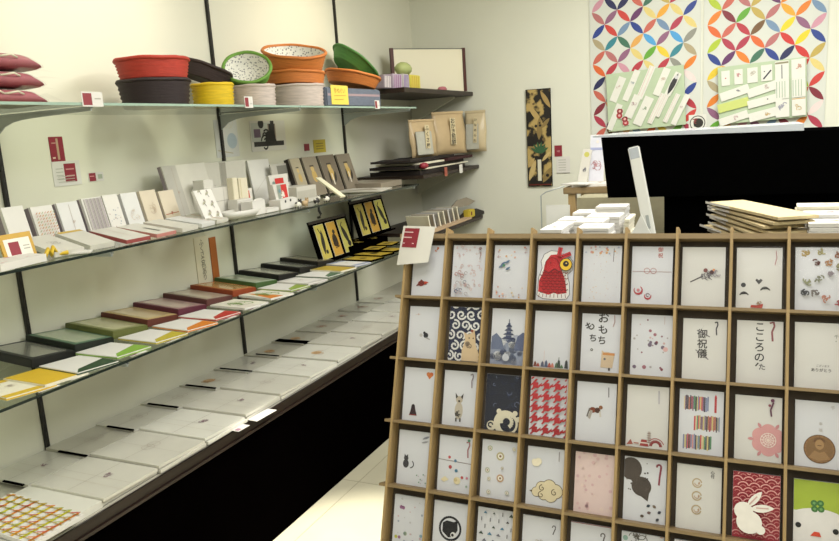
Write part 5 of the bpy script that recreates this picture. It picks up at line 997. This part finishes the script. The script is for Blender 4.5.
# small wooden table by the back wall, with standing cards, and white wire holder
YT = 4.05; a = at(563, 188, 'y', YT); zt = a.z
st = empty('side_table', (-.85, 4.1, 0), label='small pale wooden side table against back wall', cat='table')
xa = a.x; xb = at(640, 188, 'y', YT).x
wbox('tabletop', (xa, YT, zt-.035), (xb, 4.50, zt), 'wood_x', st, bev=.003)
for x in (xa+.045, xb-.045):
    for y in (YT+.03, 4.41): wbox('leg', (x-.02, y-.02, 0), (x+.02, y+.02, zt-.036), 'wood', st)
wbox('shelf_cloth', (xa+.09, YT+.06, zt-.25), (xb-.09, YT+.08, zt-.04), 'label_cream', st)
flat(.22, .2, .012, lambda c: [c.doodle(.5, .4, .2, '#c08a80', 3, 10, .02)], 'paper').build('paper_pile', None, (xa+.14, YT+.13, zt+.001), (0, 0, R(8)), 'loose white printed papers lying on the wooden side table', 'papers')
flat(.16, .14, .006, None, 'paper').build('paper_sheet', None, (xa+.08, YT+.075, zt+.0135), (0, 0, R(-20)), 'white sheet overhanging the front of the side table', 'paper')
def a_book(c): c.rect(.5, c.a*.5, .96, c.a*.97, '#ccccd4'); c.doodle(.5, c.a*.35, .3, '#a87a80', 5, 14, .03); c.rect(.5, c.a*.7, .9, .16, '#9aa0c0'); c.disc(.5, c.a*.85, .1, '#d8d0c8')
q = at(597, 180, 'y', 4.25); hh = at(597, 137, 'y', 4.28).z-zt
card(.085, hh, .012, a_book, 'paper').build('standing_booklet', None, (q.x, 4.22, zt+.016), (R(-10), R(2), 0), 'tall pale booklet with lilac print standing on the side table', 'booklet')
q = at(585, 180, 'y', 4.25); card(.05, hh*.72, .01, lambda c: [c.disc(.5, c.a*.85, .3, '#b8b45a'), c.doodle(.5, c.a*.4, .3, '#6a6a70', 6, 12, .04)], 'grey_pale').build('standing_card', None, (q.x-.0, 4.17, zt+.014), (R(-10), R(9), 0), 'narrow grey card with yellow top leaning left of the tall booklet', 'card')
wbox('storage_box', (at(577, 200, 'y', 3.75).x, 3.75, 0), (at(664, 200, 'y', 3.75).x, 3.95, at(620, 197, 'y', 3.75).z), 'storage_beige' if mat('storage_beige', '#a39c80', .7, noise=.1) else '', label='plain beige storage box behind the black cabinet and white stacks', cat='box')
# white wire stand with paper
q = at(542, 232, 'y', 4.0); z1 = at(548, 192, 'y', 4.0).z; z0 = .62; mb = MB()
hw = at(570, 190, 'y', 4.0).x
mb.tube([(q.x, 4.0, 0), (q.x, 4.0, z1-.02), (q.x+.03, 4.0, z1), (hw-.03, 4.0, z1+.03)], .004, 'steel', 6); mb.build('wire_stand', None, (0,0,.0), (0,0,0), 'thin bent wire stand by the back wall left of the side table', 'stand')
card(hw-q.x-.03, .42, .006, lambda c: [c.line([(.02, c.a*.62), (.98, c.a*.62)], .02, '#a8a89e')], 'white_plastic').build('paper_holder', None, ((q.x+hw)/2, 4.05, .001+z1-.5), (0,0,0), 'blank white plastic holder hanging on the wire stand', 'holder')
# ------------------------------------------------------------------ light
def area(name, loc, size, e, col, rot=(0, 0, 0), sy=None):
    l = bpy.data.lights.new(name, 'AREA'); l.energy = e; l.color = col; l.size = size; l.shape = 'RECTANGLE'; l.size_y = sy or size
    o = bpy.data.objects.new(name, l); o.location = loc; o.rotation_euler = rot; C.objects.link(o); return o
def spot(name, loc, target, e, col, ang, blend=.6, r=.04):
    l = bpy.data.lights.new(name, 'SPOT'); l.energy = e; l.color = col; l.spot_size = R(ang); l.spot_blend = blend; l.shadow_soft_size = r
    o = bpy.data.objects.new(name, l); o.location = loc; o.rotation_euler = (Vector(target)-Vector(loc)).to_track_quat('-Z', 'Y').to_euler(); C.objects.link(o); return o
W1 = (1, .985, .93); W2 = (1, .86, .62)
area('ceiling_light_a', (-.5, .9, ZC-.02), 1.2, 20, W1, sy=1.2)
area('ceiling_light_b', (-.3, 3.3, ZC-.02), 1.2, 36, W1, sy=1.2)
area('ceiling_light_c', (1.1, 2.5, ZC-.02), 1.2, 54, (1, 1, .98), sy=1.2)
area('ceiling_light_d', (.4, -.9, ZC-.02), 1.2, 24, (1, .99, 1), sy=1.2)
spot('wall_spot_a', (-1.35, 1.95, ZC-.05), (-2.2, 2.0, 2.0), 30, (1, .93, .78), 62, .9, .08)
spot('wall_spot_b', (-1.45, 3.35, ZC-.05), (-2.2, 3.4, 1.8), 22, W2, 75, .9, .12)
spot('floor_spot', (-.95, 2.15, ZC-.05), (-1.28, 2.05, 0), 420, (1, .96, .84), 25, .7)
w = bpy.data.worlds.new('world'); bpy.context.scene.world = w; w.use_nodes = True; w.node_tree.nodes['Background'].inputs[0].default_value = (.9, .92, .9, 1); w.node_tree.nodes['Background'].inputs[1].default_value = .15
vs = bpy.context.scene.view_settings; vs.view_transform = 'Standard'; vs.look = 'None'; vs.gamma = 1; vs.exposure = .42
bpy.context.scene.cycles.max_bounces = 6; bpy.context.scene.cycles.transparent_max_bounces = 16; bpy.context.scene.cycles.caustics_reflective = False; bpy.context.scene.cycles.caustics_refractive = False
